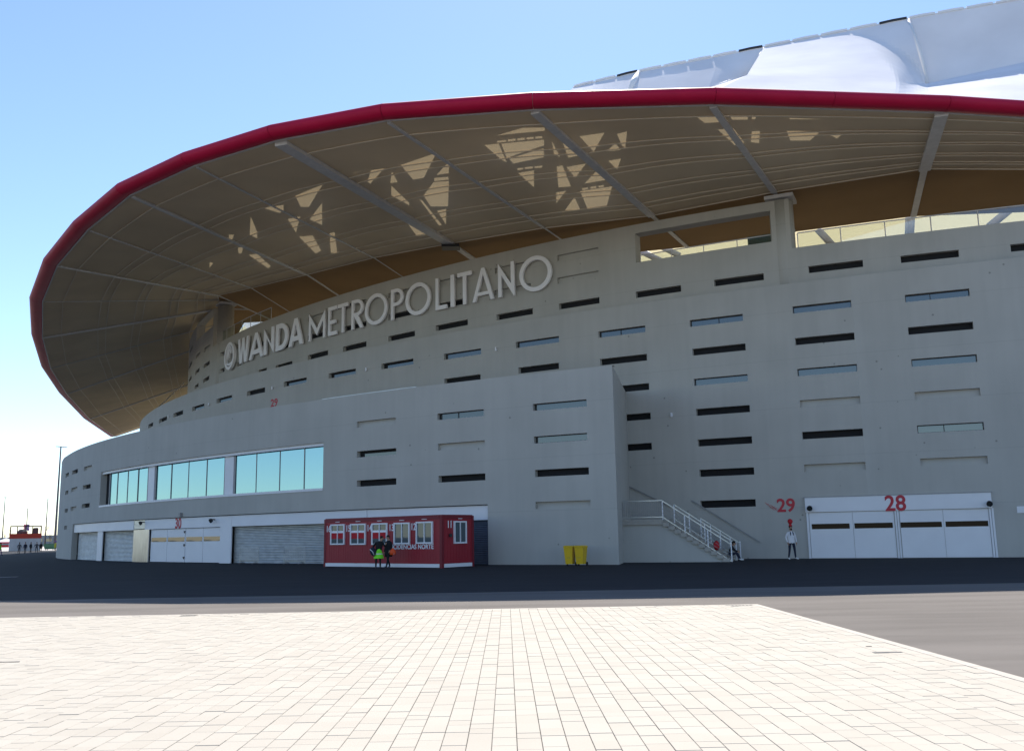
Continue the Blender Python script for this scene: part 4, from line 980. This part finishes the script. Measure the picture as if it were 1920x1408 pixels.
def stair_rail(y, name, land=True, x0=None, mesh=False):
    sl_ = lambda x: SZ-(x-SX1)/(SXE-SX1)*SZ
    x0 = x0 or SX0; xe = SXE+.15; mb = MB()
    top = [(SX0+.1, y, SZ+1.0), (SX1, y, SZ+1.0)] if land else [(x0, y, sl_(x0)+1.0)]
    low = [(SX0+.1, y, SZ+.12), (SX1, y, SZ+.12)] if land else [(x0, y, sl_(x0)+.2)]
    top.append((xe, y, sl_(xe)+1.0)); low.append((xe, y, sl_(xe)+.12))
    for a, b in zip(top, top[1:]): mb.bar(a, b, .05, .05)
    for a, b in zip(low, low[1:]): mb.bar(a, b, .045, .045)
    r_ = sp(mb, name, ['galvanised'])
    xs_ = [SX1+.02]+[SX1+(xe-SX1)*k/3 for k in (1, 2, 3)] if land else [x0+(xe-x0)*k/4 for k in (0, 1, 2, 3, 4)]
    for x in xs_:
        mb = MB(); zb = max(0, sl_(x)); mb.bar((x, y+.03, zb-.02), (x, y+.03, zb+1.0), .055, .055, up=(1, 0, 0)); sp(mb, 'post', ['white_paint'], parent=r_)
    mb = MB(); 
    if land:
        for i in range(24): x = SX0+.12+(SX1-SX0-.2)*i/23; mb.bar((x, y, SZ+.14), (x, y, SZ+.98), .014)
        for i in range(12): x = SX0+.1; mb.bar((x, y, SZ+.2+.065*i), (SX1-.03, y, SZ+.2+.065*i), .010)
    for i in range(3):
        k = .35+.2*i; a = top[-2]; b = top[-1]; mb.bar((a[0], y, a[2]-1.0+k), (b[0], y, b[2]-1.0+k), .014)
    sp(mb, 'infill_wire', ['steel_grey'], parent=r_)
stair_rail(SY+.06, 'railing'); stair_rail(SY+2.3, 'railing', False, SX1+.25); stair_rail(SB-.25, 'railing', False, SX1+1.4)
stair.location = (11.58, 49.6, 0); stair.rotation_euler.z = R(-20)
stair_M = Matrix.Translation((11.58, 49.6, 0)) @ Matrix.Rotation(R(-20), 4, 'Z') @ Matrix.Translation((-SXE, -SY, 0))
for a_, b_, w_ in (((1298, 938), (1426, 1016), .05), ((1172, 908), (1260, 950), .05)):
    qa, qb = MID.pix(*a_), MID.pix(*b_); mb = MB(); mb.bar(MID.P(qa[0], .12, qa[1]), MID.P(qb[0], .12, qb[1]), w_)
    for t in (.15, .5, .85): q_ = qa[0]+(qb[0]-qa[0])*t; z_h = qa[1]+(qb[1]-qa[1])*t; mb.bar(MID.P(q_, .0, z_h-.06), MID.P(q_, .12, z_h-.01), .02)
    put('wall_handrail', mb.mesh('wall_handrail', ['steel_grey']), Matrix.Identity(4))

# ------------------------------------------------------------------ people
def smooth_skin(J, E, root, mats, assign, sub=2):
    me = bpy.data.meshes.new('person'); names = list(J); me.from_pydata([J[n][0] for n in names], [], [(names.index(a), names.index(b)) for a, b in E])
    o = bpy.data.objects.new('person', me); col.objects.link(o)
    md = o.modifiers.new('skin', 'SKIN'); md.use_smooth_shade = True; md.branch_smoothing = .4
    for n, sv in zip(names, me.skin_vertices[0].data):
        r_ = J[n][1]; sv.radius = r_ if isinstance(r_, tuple) else (r_, r_); sv.use_root = (n == root)
    s2 = o.modifiers.new('sub', 'SUBSURF'); s2.levels = sub; s2.render_levels = sub
    ev = bpy.data.meshes.new_from_object(o.evaluated_get(bpy.context.evaluated_depsgraph_get())); bpy.data.objects.remove(o)
    return ev
def person(loc, rz, label, pose, shirt='navy_cloth', trousers='black_cloth', shoe='black_metal', hair='hair', group=None, long_coat=False, h=1.75, sub=2, beard=False):
    """pose: dict of joint positions for a figure 1.75 m tall facing -Y, feet at z 0"""
    P = dict(pelvis=(0, 0, .93), waist=(0, 0, 1.08), chest=(0, 0, 1.30), neck0=(0, .01, 1.45), neck=(0, 0, 1.53), head=(0, -.02, 1.64), crown=(0, -.01, 1.70),
             shl=(.17, .01, 1.41), ell=(.24, .03, 1.13), wrl=(.25, -.05, .88), shr=(-.17, .01, 1.41), elr=(-.24, .03, 1.13), wrr=(-.25, -.05, .88),
             hpl=(.09, 0, .90), knl=(.11, -.01, .50), anl=(.12, .03, .09), tol=(.13, -.14, .04), hpr=(-.09, 0, .90), knr=(-.11, -.01, .50), anr=(-.12, .03, .09), tor=(-.13, -.14, .04))
    P.update(pose)
    rad = dict(pelvis=(.155, .115), waist=(.135, .10), chest=(.165, .115), neck0=.075, neck=.055, head=(.078, .095), crown=(.07, .085), shl=.068, ell=.048, wrl=.033, shr=.068, elr=.048, wrr=.033,
               hpl=.092, knl=.062, anl=.042, tol=.040, hpr=.092, knr=.062, anr=.042, tor=.040)
    J = {k: (P[k], rad[k]) for k in rad}
    E = [('pelvis', 'waist'), ('waist', 'chest'), ('chest', 'neck0'), ('neck0', 'neck'), ('neck', 'head'), ('head', 'crown'), ('chest', 'shl'), ('shl', 'ell'), ('ell', 'wrl'), ('chest', 'shr'), ('shr', 'elr'), ('elr', 'wrr'),
         ('pelvis', 'hpl'), ('hpl', 'knl'), ('knl', 'anl'), ('anl', 'tol'), ('pelvis', 'hpr'), ('hpr', 'knr'), ('knr', 'anr'), ('anr', 'tor')]
    me = smooth_skin(J, E, 'pelvis', None, None, sub)
    bm = bmesh.new(); bm.from_mesh(me)
    for f in bm.faces: f.smooth = True
    hd = Vector(P['head']); fx = Vector(P.get('face', (0, -1, 0))).normalized(); sd = fx.cross(Vector((0, 0, 1))).normalized()
    def lump(c, r_, mi):
        k = MB(); k.ball(c, r_, 10, 7); tmp = [bm.verts.new(v) for v in k.v]
        for f in k.f:
            ff = bm.faces.new([tmp[i] for i in f]); ff.material_index = mi; ff.smooth = True
    seg = {k: Vector(P[k]) for k in rad}
    def dist(p, a, b):
        ab = seg[b]-seg[a]; t = max(0, min(1, (p-seg[a]).dot(ab)/max(ab.length_squared, 1e-9))); return (p-seg[a]-ab*t).length
    cls = {'leg': [('pelvis', 'hpl'), ('pelvis', 'hpr'), ('hpl', 'knl'), ('knl', 'anl'), ('hpr', 'knr'), ('knr', 'anr')], 'foot': [('anl', 'tol'), ('anr', 'tor')],
           'head': [('neck', 'head'), ('head', 'crown')], 'torso': [('waist', 'chest'), ('chest', 'neck0'), ('chest', 'shl'), ('shl', 'ell'), ('ell', 'wrl'), ('chest', 'shr'), ('shr', 'elr'), ('elr', 'wrr')]}
    idx = {'torso': 1, 'leg': 2, 'foot': 3, 'head': 0}
    for f in bm.faces:
        c = f.calc_center_median(); f.material_index = idx[min(cls, key=lambda k: min(dist(c, a, b) for a, b in cls[k]))]
    # skull, nose, eyes, ears, hands with five fingers
    lump(hd+Vector((0, .012, .035)), (.078, .094, .105), 0); lump(hd+fx*.10+Vector((0, 0, -.005)), (.013, .018, .022), 0)
    for s_ in (-1, 1): lump(hd+fx*.088+sd*s_*.03+Vector((0, 0, .03)), (.011, .010, .007), 4); lump(hd+sd*s_*.08+Vector((0, .01, .01)), (.012, .02, .03), 0)
    lump(hd+fx*.085+Vector((0, 0, -.045)), (.025, .008, .006), 4)
    for s_, w_, e_ in ((1, 'wrl', 'ell'), (-1, 'wrr', 'elr')):
        w = seg[w_]; d = (w-seg[e_]).normalized(); ax = Vector((0, -1, 0)) if abs(d.y) < .8 else Vector((0, 0, 1)); ax = (ax-d*ax.dot(d)).normalized(); nn = d.cross(ax)
        lump(w+d*.05, (.034, .034, .048), 0); k = MB()
        for i, ln in enumerate((.07, .08, .075, .06)):
            b = w+d*.08+ax*(.03-.02*i); k.tube([b, b+d*ln*.5, b+d*ln*.85+nn*.015*s_, b+d*ln+nn*.035*s_], [.0095, .009, .008, .006], 6)
        b = w+d*.03+ax*.034; k.tube([b, b+ax*.025+d*.025, b+ax*.03+d*.06], [.011, .010, .008], 6)
        tmp = [bm.verts.new(v) for v in k.v]
        for f in k.f:
            ff = bm.faces.new([tmp[i] for i in f]); ff.material_index = 0; ff.smooth = True
    me2 = bpy.data.meshes.new('person'); bm.to_mesh(me2); bm.free()
    for q_ in ('skin', shirt, trousers, shoe, 'hair'): me2.materials.append(MAT[q_])
    o = bpy.data.objects.new('person', me2); col.objects.link(o); o.location = loc; o.rotation_euler.z = rz; o.scale = (h/1.75,)*3; tag(o, label, 'person', group)
    k = MB(); k.ball(hd-fx*.022+Vector((0, 0, .062)), (.088, .100, .094), 14, 9); k.ball(hd-fx*.05+Vector((0, 0, .0)), (.075, .06, .09), 10, 7)
    if beard: k.ball(hd+fx*.055+Vector((0, 0, -.06)), (.06, .045, .05), 10, 7)
    k.build('hair', [hair], o, True)
    if P['chest'][2] > 1.2 and not long_coat:
        k = MB(); vs = []; N_ = 16; c0, c1 = Vector(P['pelvis']), Vector(P['chest'])
        for z, rx, ry in ((.86, .185, .135), (.90, .192, .142), (1.05, .175, .135), (1.25, .195, .142), (1.38, .175, .115), (1.45, .09, .08)):
            t = (z-c0.z)/(c1.z-c0.z); cx_ = c0.x+(c1.x-c0.x)*t; cy_ = c0.y+(c1.y-c0.y)*t
            vs += [(cx_+rx*math.cos(2*math.pi*j/N_), cy_+ry*math.sin(2*math.pi*j/N_), z+.008*math.sin(3*j)) for j in range(N_)]
        k.add(vs, [(i*N_+j, i*N_+(j+1) % N_, (i+1)*N_+(j+1) % N_, (i+1)*N_+j) for i in range(5) for j in range(N_)]); k.build('pullover', [shirt], o, True)
    if long_coat:
        k = MB(); prof = [(.24, .62), (.225, .80), (.185, 1.0), (.195, 1.2), (.17, 1.38), (.09, 1.47)]
        c = Vector(P['pelvis']); k.lathe((c.x, c.y+.0, 0), prof, 18); ob = k.build('coat', [shirt], o, True)
        for v in ob.data.vertices: v.co.y = c.y+(v.co.y-c.y)*.72 + (v.co.z-.93)*(P['chest'][1]-P['pelvis'][1])/.37; v.co.x += (v.co.z-.93)*(P['chest'][0]-P['pelvis'][0])/.37
    return o
# man by gate 28
mp = at_z(1486, 1049, 0)
man = person((mp.x, mp.y, 0), R(8), 'man in a white sweater, dark jeans and white shoes by the right gate', dict(
    knl=(.15, -.02, .50), anl=(.20, .02, .09), tol=(.30, -.12, .04), knr=(-.13, -.01, .50), anr=(-.19, .03, .09), tor=(-.21, -.14, .04),
    hpl=(.10, 0, .90), ell=(.27, .04, 1.14), wrl=(.27, -.02, .90), elr=(-.28, .04, 1.14), wrr=(-.24, -.06, .90)), 'white_cloth', 'navy_cloth', 'white_shoe', h=1.80, beard=True)
k = MB(); hx = Vector((0, -.01, 1.80))
k.lathe((0, -.01, 1.74), [(.085, 0), (.10, .02), (.075, .06), (.065, .11), (.10, .16), (.135, .23), (.13, .30), (.09, .36), (.03, .385)], 16); k.build('red_hat', ['red_cloth'], man, True)
k = MB()
for s_ in (-1, 1): k.tube([(s_*.06, -.10, 1.44), (s_*.08, -.135, 1.36), (s_*.075, -.142, 1.26)], [.02, .028, .012], 8)
k.build('scarf', ['navy_cloth'], man, True)
# the pair in front of the cabin
pp = Vector((at_y(709, 1064, 48.7).x, 48.7, 0)); p1 = person((pp.x, pp.y, 0), R(20), 'person in black leaning forward with a lime hi-vis vest hanging at the hips', dict(
    waist=(.02, -.01, 1.08), chest=(.06, -.05, 1.29), neck0=(.10, -.08, 1.42), neck=(.13, -.10, 1.47), head=(.17, -.12, 1.57), crown=(.17, -.12, 1.63), shl=(.21, -.05, 1.38), ell=(.33, -.12, 1.15), wrl=(.34, -.22, 1.25),
    shr=(-.12, 0, 1.38), elr=(-.26, .03, 1.14), wrr=(-.24, -.06, .92), face=(.6, -.8, 0)), 'black_cloth', 'black_cloth', 'black_metal', h=1.68)
vm = MB(); N = 20; vs = []
for z, rx, ry, ox in ((1.12, .06, .11, .02), (.98, .14, .145, .01), (.82, .20, .165, .01), (.66, .235, .18, .02), (.54, .26, .19, .02)):
    vs += [(ox+rx*math.cos(2*math.pi*j/N)*(1+.06*math.sin(5*j)), ry*math.sin(2*math.pi*j/N)-.02*(1.1-z)-.02, z+.012*math.sin(3*j)) for j in range(N)]
vm.add(vs, [(i*N+j, i*N+(j+1) % N, (i+1)*N+(j+1) % N, (i+1)*N+j) for i in range(4) for j in range(N)]); vm.build('safety_vest', ['hi_vis'], p1, True)
vm = MB(); vs = []
for z, rx, ry in ((.80, .211, .174), (.75, .222, .178)):
    vs += [(.012+rx*math.cos(2*math.pi*j/N)*(1+.06*math.sin(5*j)), ry*math.sin(2*math.pi*j/N)-.03, z+.012*math.sin(3*j)) for j in range(N)]
vm.add(vs, [(j, (j+1) % N, N+(j+1) % N, N+j) for j in range(N)]); vm.build('reflective_band', ['white_cloth'], p1, True)
pp2 = Vector((at_y(728, 1064, 48.9).x, 48.9, 0)); p2 = person((pp2.x, pp2.y, 0), R(-35), 'person in a long black coat striding beside the lime vest', dict(
    head=(-.03, -.03, 1.63), knl=(.12, -.16, .52), anl=(.14, -.30, .10), tol=(.15, -.46, .09), knr=(-.1, .06, .50), anr=(-.12, .26, .12), tor=(-.13, .14, .04), ell=(.26, .0, 1.15), wrl=(.27, -.16, .96)), 'black_cloth', 'black_cloth', 'grey_cloth', h=1.66, long_coat=True)
k = MB(); k.ball((0, 0, 0), (.16, .12, .24), 14, 9); bag = k.build('backpack', ['navy_cloth'], None, True); q_ = at_y(699.5, 1034, pp.y-.15); bag.location = q_; bag.rotation_euler = (0, R(-18), R(20)); tag(bag, 'dark blue bag hanging at the side of the leaning person', 'bag')
k = MB(); k.tube([(-.13, -.06, .17), (-.05, -.13, .02), (-.02, -.11, -.18)], .022, 6); k.build('strap', ['white_cloth'], bag, True); k = MB(); k.tube([(.06, 0, .22), (.14, 0, .40), (.22, .02, .50)], .016, 6); k.build('shoulder_strap', ['black_cloth'], bag, True)
k = MB(); k.lathe((0, 0, -.17), [(.10, 0), (.155, .04), (.165, .16), (.12, .27), (.05, .31), (.03, .36)], 14); ob = k.build('carrier_bag', ['orange_plastic'], None, True); ob.location = at_y(736.5, 1034, pp2.y-.25); tag(ob, 'bright orange plastic carrier bag held by the person in the long coat', 'bag')
k = MB(); k.box((.03, -.13, -.10), (.10, .02, .06)); k.build('white_print', ['white_cloth'], ob)
# person sitting low on the steps
sp_ = stair_M @ Vector((SXE-.12, SY+1.75, 0))
seat = person(sp_, R(70), 'dark dressed person sitting bent forward on the lowest steps behind the railing', dict(
    pelvis=(0, .05, .31), waist=(0, .02, .45), chest=(0, -.07, .65), neck0=(0, -.13, .79), neck=(0, -.17, .84), head=(0, -.24, .91), crown=(0, -.25, .97), shl=(.17, -.09, .75), ell=(.22, -.25, .55), wrl=(.12, -.40, .50), shr=(-.17, -.09, .75), elr=(-.22, -.25, .55), wrr=(-.12, -.40, .50),
    hpl=(.10, .02, .30), knl=(.14, -.34, .44), anl=(.13, -.52, .10), tol=(.13, -.70, .05), hpr=(-.10, .02, .30), knr=(-.14, -.34, .44), anr=(-.13, -.48, .10), tor=(-.13, -.66, .05)), 'black_cloth', 'navy_cloth', 'white_shoe')
k = MB(); k.ball((0, 0, 0), (.17, .24, .26), 12, 8); rb_ = k.build('backpack', ['red_cloth'], None, True); rb_.location = stair_M @ Vector((SXE-.80, SY+1.5, .83)); tag(rb_, 'small dark red rucksack lying on the steps behind the seated person', 'bag')
k = MB(); k.box((-.1, -.2, -.02), (.16, .06, .2)); k.build('pocket', ['red_cloth'], rb_)
k = MB(); k.tube([(0, 0, .24), (.05, 0, .30), (.10, 0, .24)], .014, 6); k.build('handle', ['black_cloth'], rb_, True)

# ------------------------------------------------------------------ far left of the plaza
KY = 186.0
kp = at_z(46, 1033, 0); KX, KY = kp.x, kp.y; ks = KY/F
kw, kd, khh = 52*ks, 5.2, 46*ks
kio = empty('kiosk', (KX, KY, 0), R(27)); tag(kio, 'small white kiosk with a red band and an open dark frame on its roof', 'kiosk')
wz = khh*.50; mb = MB(); mb.box((0, kd/2, wz/2), (kw, kd, wz)); mb.build('wall', ['kiosk_white'], kio)
for i in range(5): mb = MB(); mb.box((-kw/2+kw*(i+.5)/5, -.04, wz*.48), (kw/5-.12, .07, wz*.86)); mb.build('panel', ['kiosk_white'], kio)
mb = MB(); mb.box((0, kd/2, wz+khh*.095), (kw+.1, kd+.1, khh*.19)); mb.build('red_band', ['band_red'], kio)
mb = MB(); z0 = wz+khh*.19
for x in (-.5, -.28, -.02, .22, .5):
    for y in (0, kd): mb.box((x*(kw-.15), y, z0+khh*.14), (.16, .16, khh*.28))
mb.box((0, 0, khh-.06), (kw, .18, .14)); mb.box((0, kd, khh-.06), (kw, .18, .14)); mb.box((-kw/2+.07, kd/2, khh-.065), (.14, kd-.2, .12)); mb.box((kw/2-.07, kd/2, khh-.065), (.14, kd-.2, .12)); mb.build('roof_frame', ['black_metal'], kio)
mb = MB(); mb.lathe((-.6, kd*.4, z0), [(.95, 0), (.95, .45), (.6, .85), (.1, .9)], 12); mb.box((1.75, kd*.4, z0+.5), (1.1, 1.0, 1.0)); mb.tube([(1.2, kd*.35, z0), (1.5, kd*.35, z0+1.1), (2.2, kd*.35, z0+1.1)], .12, 6); mb.build('roof_plant', ['grey_cloth'], kio)
def mast(u, vb, vt, label, heads=2, lean=0):
    p = at_z(u, vb, 0); h_ = at_y(u, vt, p.y).z; m = empty('lamp_mast', (p.x, p.y, 0)); tag(m, label, 'street lamp', 'tall lamp masts on the plaza')
    mb = MB(); mb.tube([(0, 0, 0), (0, 0, h_*.25), (0, 0, h_)], [.34, .28, .17], 10); mb.build('pole', ['grey_cloth'], m, True)
    mb = MB(); mb.tube([(-.9, 0, h_+.1), (1.4, 0, h_-.12)], .10, 6); mb.build('cross_arm', ['grey_cloth'], m)
    for x, z in ((-.9, .1), (1.3, -.1)):
        mb = MB(); mb.box((x, -.1, h_+z), (.7, .5, .14)); mb.build('lamp_head', ['steel_grey'], m, bevel=.03)
    return m
mast(102, 1029, 838, 'tallest lamp mast, next to the left end of the stadium wall'); mast(84, 1024, 936, 'thin far lamp mast between the kiosk and the tallest mast'); mast(3, 1025, 932, 'lamp mast at the left edge left of the kiosk')
p = at_z(47, 1028, 0); hh_ = at_y(47, 953, p.y).z; sl2 = empty('street_lamp', (p.x, p.y, 0)); tag(sl2, 'street lamp with one long arm and two banners rising behind the kiosk', 'street lamp')
mb = MB(); mb.tube([(0, 0, 0), (0, 0, hh_)], [.16, .12], 8); mb.tube([(0, 0, hh_), (-1.9, 0, hh_+.03)], .08, 6); mb.build('pole', ['grey_cloth'], sl2); mb = MB(); mb.box((-2.1, 0, hh_+.05), (.9, .35, .14)); mb.build('lamp_head', ['steel_grey'], sl2)
mb = MB(); mb.bar((-.95, 0, hh_*.60), (.95, 0, hh_*.60), .06); mb.bar((-.95, 0, hh_*.44), (.95, 0, hh_*.44), .06); mb.build('banner_arm', ['steel_grey'], sl2)
for sx_, mt in ((-1, 'banner_red'), (1, 'banner_violet')):
    mb = MB(); mb.box((sx_*.52, 0, hh_*.52), (.74, .03, hh_*.15)); bn = mb.build('banner', [mt], sl2)
    mb = MB(); mb.box((sx_*.52, -.03, hh_*.535), (.34, .01, .12)); mb.box((sx_*.56, -.03, hh_*.50), (.2, .01, .22)); mb.build('emblem', ['white_cloth'], bn)
p = at_z(74, 1026, 0); hh_ = at_y(74, 972, p.y).z; s3 = empty('street_lamp', (p.x, p.y, 0)); tag(s3, 'short pale street lamp right of the kiosk with its arm pointing right', 'street lamp')
mb = MB(); mb.tube([(0, 0, 0), (0, 0, hh_), (1.6, 0, hh_+.1)], .07, 6); mb.build('pole', ['steel_grey'], s3); mb = MB(); mb.box((1.8, 0, hh_+.1), (.8, .3, .12)); mb.build('lamp_head', ['steel_grey'], s3)
walk = dict(knl=(.12, -.14, .52), anl=(.13, -.22, .10), tol=(.13, -.38, .07), knr=(-.11, .04, .50), anr=(-.12, .24, .12), tor=(-.12, .12, .04))
crowd = [(35.5, 1038, 0, 'grey_cloth', 'navy_cloth', 'leftmost walker in a grey jacket before the kiosk, arms held away', R(170)), (46.5, 1038, 1, 'navy_cloth', 'grey_cloth', 'walker in dark blue second from the left before the kiosk', R(10)), (57, 1036.5, 1, 'black_cloth', 'black_cloth', 'walker in black at the right half of the kiosk wall', R(160)),
         (68, 1036, 0, 'grey_cloth', 'black_cloth', 'dark grey walker at the right corner of the kiosk', R(30)), (76, 1035, 1, 'black_cloth', 'navy_cloth', 'rightmost dark walker standing clear of the kiosk', R(200)), (111, 1033, 0, 'black_cloth', 'black_cloth', 'person in black beside the yellow jacket at the wall end', R(20)), (103.5, 1033, 1, 'yellow_cloth', 'black_cloth', 'person in a yellow jacket next to the tallest mast', R(0)), (-1.0, 1042, 1, 'hi_vis', 'banner_violet', 'person cut by the left picture edge with a lime top', R(90))]
wide = dict(ell=(.34, .02, 1.16), wrl=(.42, -.08, .94), elr=(-.34, .02, 1.16), wrr=(-.42, -.08, .94), anl=(.18, .03, .09), tol=(.2, -.14, .04), knl=(.15, -.01, .5))
for u, v, w_, sh, tr, lb, rz in crowd:
    p = at_z(u, v, 0); person((p.x, p.y, 0), rz, lb, walk if w_ else wide, sh, tr, 'black_metal', group='people out on the plaza' if u > 0 else None, sub=1, h=1.72, long_coat=(u == 76 or u == 103.5))
p = at_z(94, 1031, 0); gb = empty('waste_container', (p.x, p.y, 0)); tag(gb, 'large dark green waste container on wheels left of the tallest mast', 'waste container')
mb = MB(); vs = [(-1.0, -.5, .2), (1.0, -.5, .2), (1.0, .5, .2), (-1.0, .5, .2), (-1.25, -.65, 1.15), (1.25, -.65, 1.15), (1.25, .65, 1.15), (-1.25, .65, 1.15)]; mb.add(vs, [(0, 3, 2, 1), (4, 5, 6, 7)]+[(i, (i+1) % 4, 4+(i+1) % 4, 4+i) for i in range(4)]); mb.build('body', ['bin_green'], gb)
mb = MB(); mb.box((0, 0, 1.22), (2.6, 1.4, .12)); mb.box((0, .1, 1.33), (2.2, 1.0, .10)); mb.build('lid', ['bin_green'], gb)
for x in (-.8, .8):
    for y in (-.4, .4): mb = MB(); mb.tube([(x-.04, y, .1), (x+.04, y, .1)], .1, 10); mb.build('wheel', ['rubber'], gb)
p = at_z(113, 1029, 0); ks2 = empty('shelter', (p.x, p.y, 0)); tag(ks2, 'low violet shelter with a red sign board half hidden behind the wall end', 'shelter')
mb = MB(); mb.box((.2, 1.5, 1.9), (3.4, 3, .35)); mb.build('roof', ['banner_violet'], ks2); mb = MB(); mb.box((.2, 2.6, .9), (3.2, .2, 1.75)); mb.build('back_wall', ['banner_violet'], ks2)
for x in (-1.3, 1.7): mb = MB(); mb.box((x, .2, .86), (.12, .12, 1.72)); mb.build('post', ['black_metal'], ks2)
mb = MB(); mb.box((.4, .1, 3.1), (2.0, .15, .9)); mb.box((.4, .18, 2.35), (.15, .1, .6)); mb.build('sign_board', ['banner_red'], ks2)
def bare_tree(u, v, vt, label):
    p = at_z(u, v, 0); h_ = at_y(u, vt, p.y).z; t = empty('bare_tree', (p.x, p.y, 0)); tag(t, label, 'tree', 'leafless young trees on the far plaza')
    mb = MB(); mb.tube([(0, 0, 0), (.05, 0, h_*.4), (0, .05, h_*.72)], [.11, .08, .05], 7); mb.build('trunk', ['bark'], t, True); mb = MB()
    for i in range(16):
        a = random.uniform(0, 6.28); z = h_*random.uniform(.32, .72); L_ = h_*random.uniform(.18, .32); d = Vector((math.cos(a)*.6, math.sin(a)*.6, .9)).normalized()
        b = Vector((0, 0, z)); e = b+d*L_; mb.tube([b, b.lerp(e, .5)+Vector((0, 0, -.08)), e], [.035, .025, .012], 5)
        for _ in range(5):
            f_ = b.lerp(e, random.uniform(.35, 1)); g = f_+Vector((random.uniform(-1, 1), random.uniform(-1, 1), random.uniform(.3, 1.2))).normalized()*L_*.4; mb.tube([f_, g], [.018, .007], 4)
    mb.build('crown', ['bark'], t)
bare_tree(18, 1025, 985, 'bare young tree left of the kiosk at the far side'); bare_tree(83, 1025, 978, 'bare young tree at the foot of the thin far mast'); bare_tree(7, 1024, 994, 'smallest bare tree at the left edge of the plaza'); bare_tree(93, 1024, 994, 'bare young tree between the thin mast and the tallest mast')
def far_building(u0, u1, y, h_, label, m='far_wall'):
    a, b = at_y(u0, 1010, y), at_y(u1, 1010, y); w = b.x-a.x; o = empty('building', ((a.x+b.x)/2, y, 0)); tag(o, label, 'building', None)
    mb = MB(); mb.box((0, 8, h_/2), (w, 16, h_)); mb.build('wall', [m], o); mb = MB(); mb.box((0, 8, h_+.15), (w+.4, 16.4, .3)); mb.build('roof', ['roof_white'], o); n = max(3, int(w/5))
    for i in range(n): mb = MB(); mb.box((-w/2+w*(i+.5)/n, -.02, h_*.55), (w/n*.6, .1, h_*.3)); mb.build('window', ['slit_glass'], o)
far_building(-90, 20, 520, 4.5, 'long low pale building on the horizon left of the kiosk'); far_building(66, 118, 600, 6.0, 'pale building on the horizon right of the kiosk')
tn_ = at_z(10, 1026, 0)
tent = empty('tent', (tn_.x, tn_.y, 0)); tag(tent, 'white peaked tent with a red skirt left of the kiosk', 'tent')
mb = MB(); mb.add([(-3, -3, 2.2), (3, -3, 2.2), (3, 3, 2.2), (-3, 3, 2.2), (0, 0, 3.8)], [(0, 1, 4), (1, 2, 4), (2, 3, 4), (3, 0, 4)]); mb.build('canopy', ['white_cloth'], tent); mb = MB(); mb.box((0, -3, 1.95), (6, .05, .5)); mb.box((0, 3, 1.95), (6, .05, .5)); mb.box((0, -2.6, .5), (5.6, .06, .9)); mb.build('skirt', ['red_cloth'], tent)
for x in (-2.95, 2.95):
    for y in (-2.95, 2.95): mb = MB(); mb.tube([(x, y, 0), (x, y, 2.2)], .05, 6); mb.build('pole', ['white_paint'], tent)
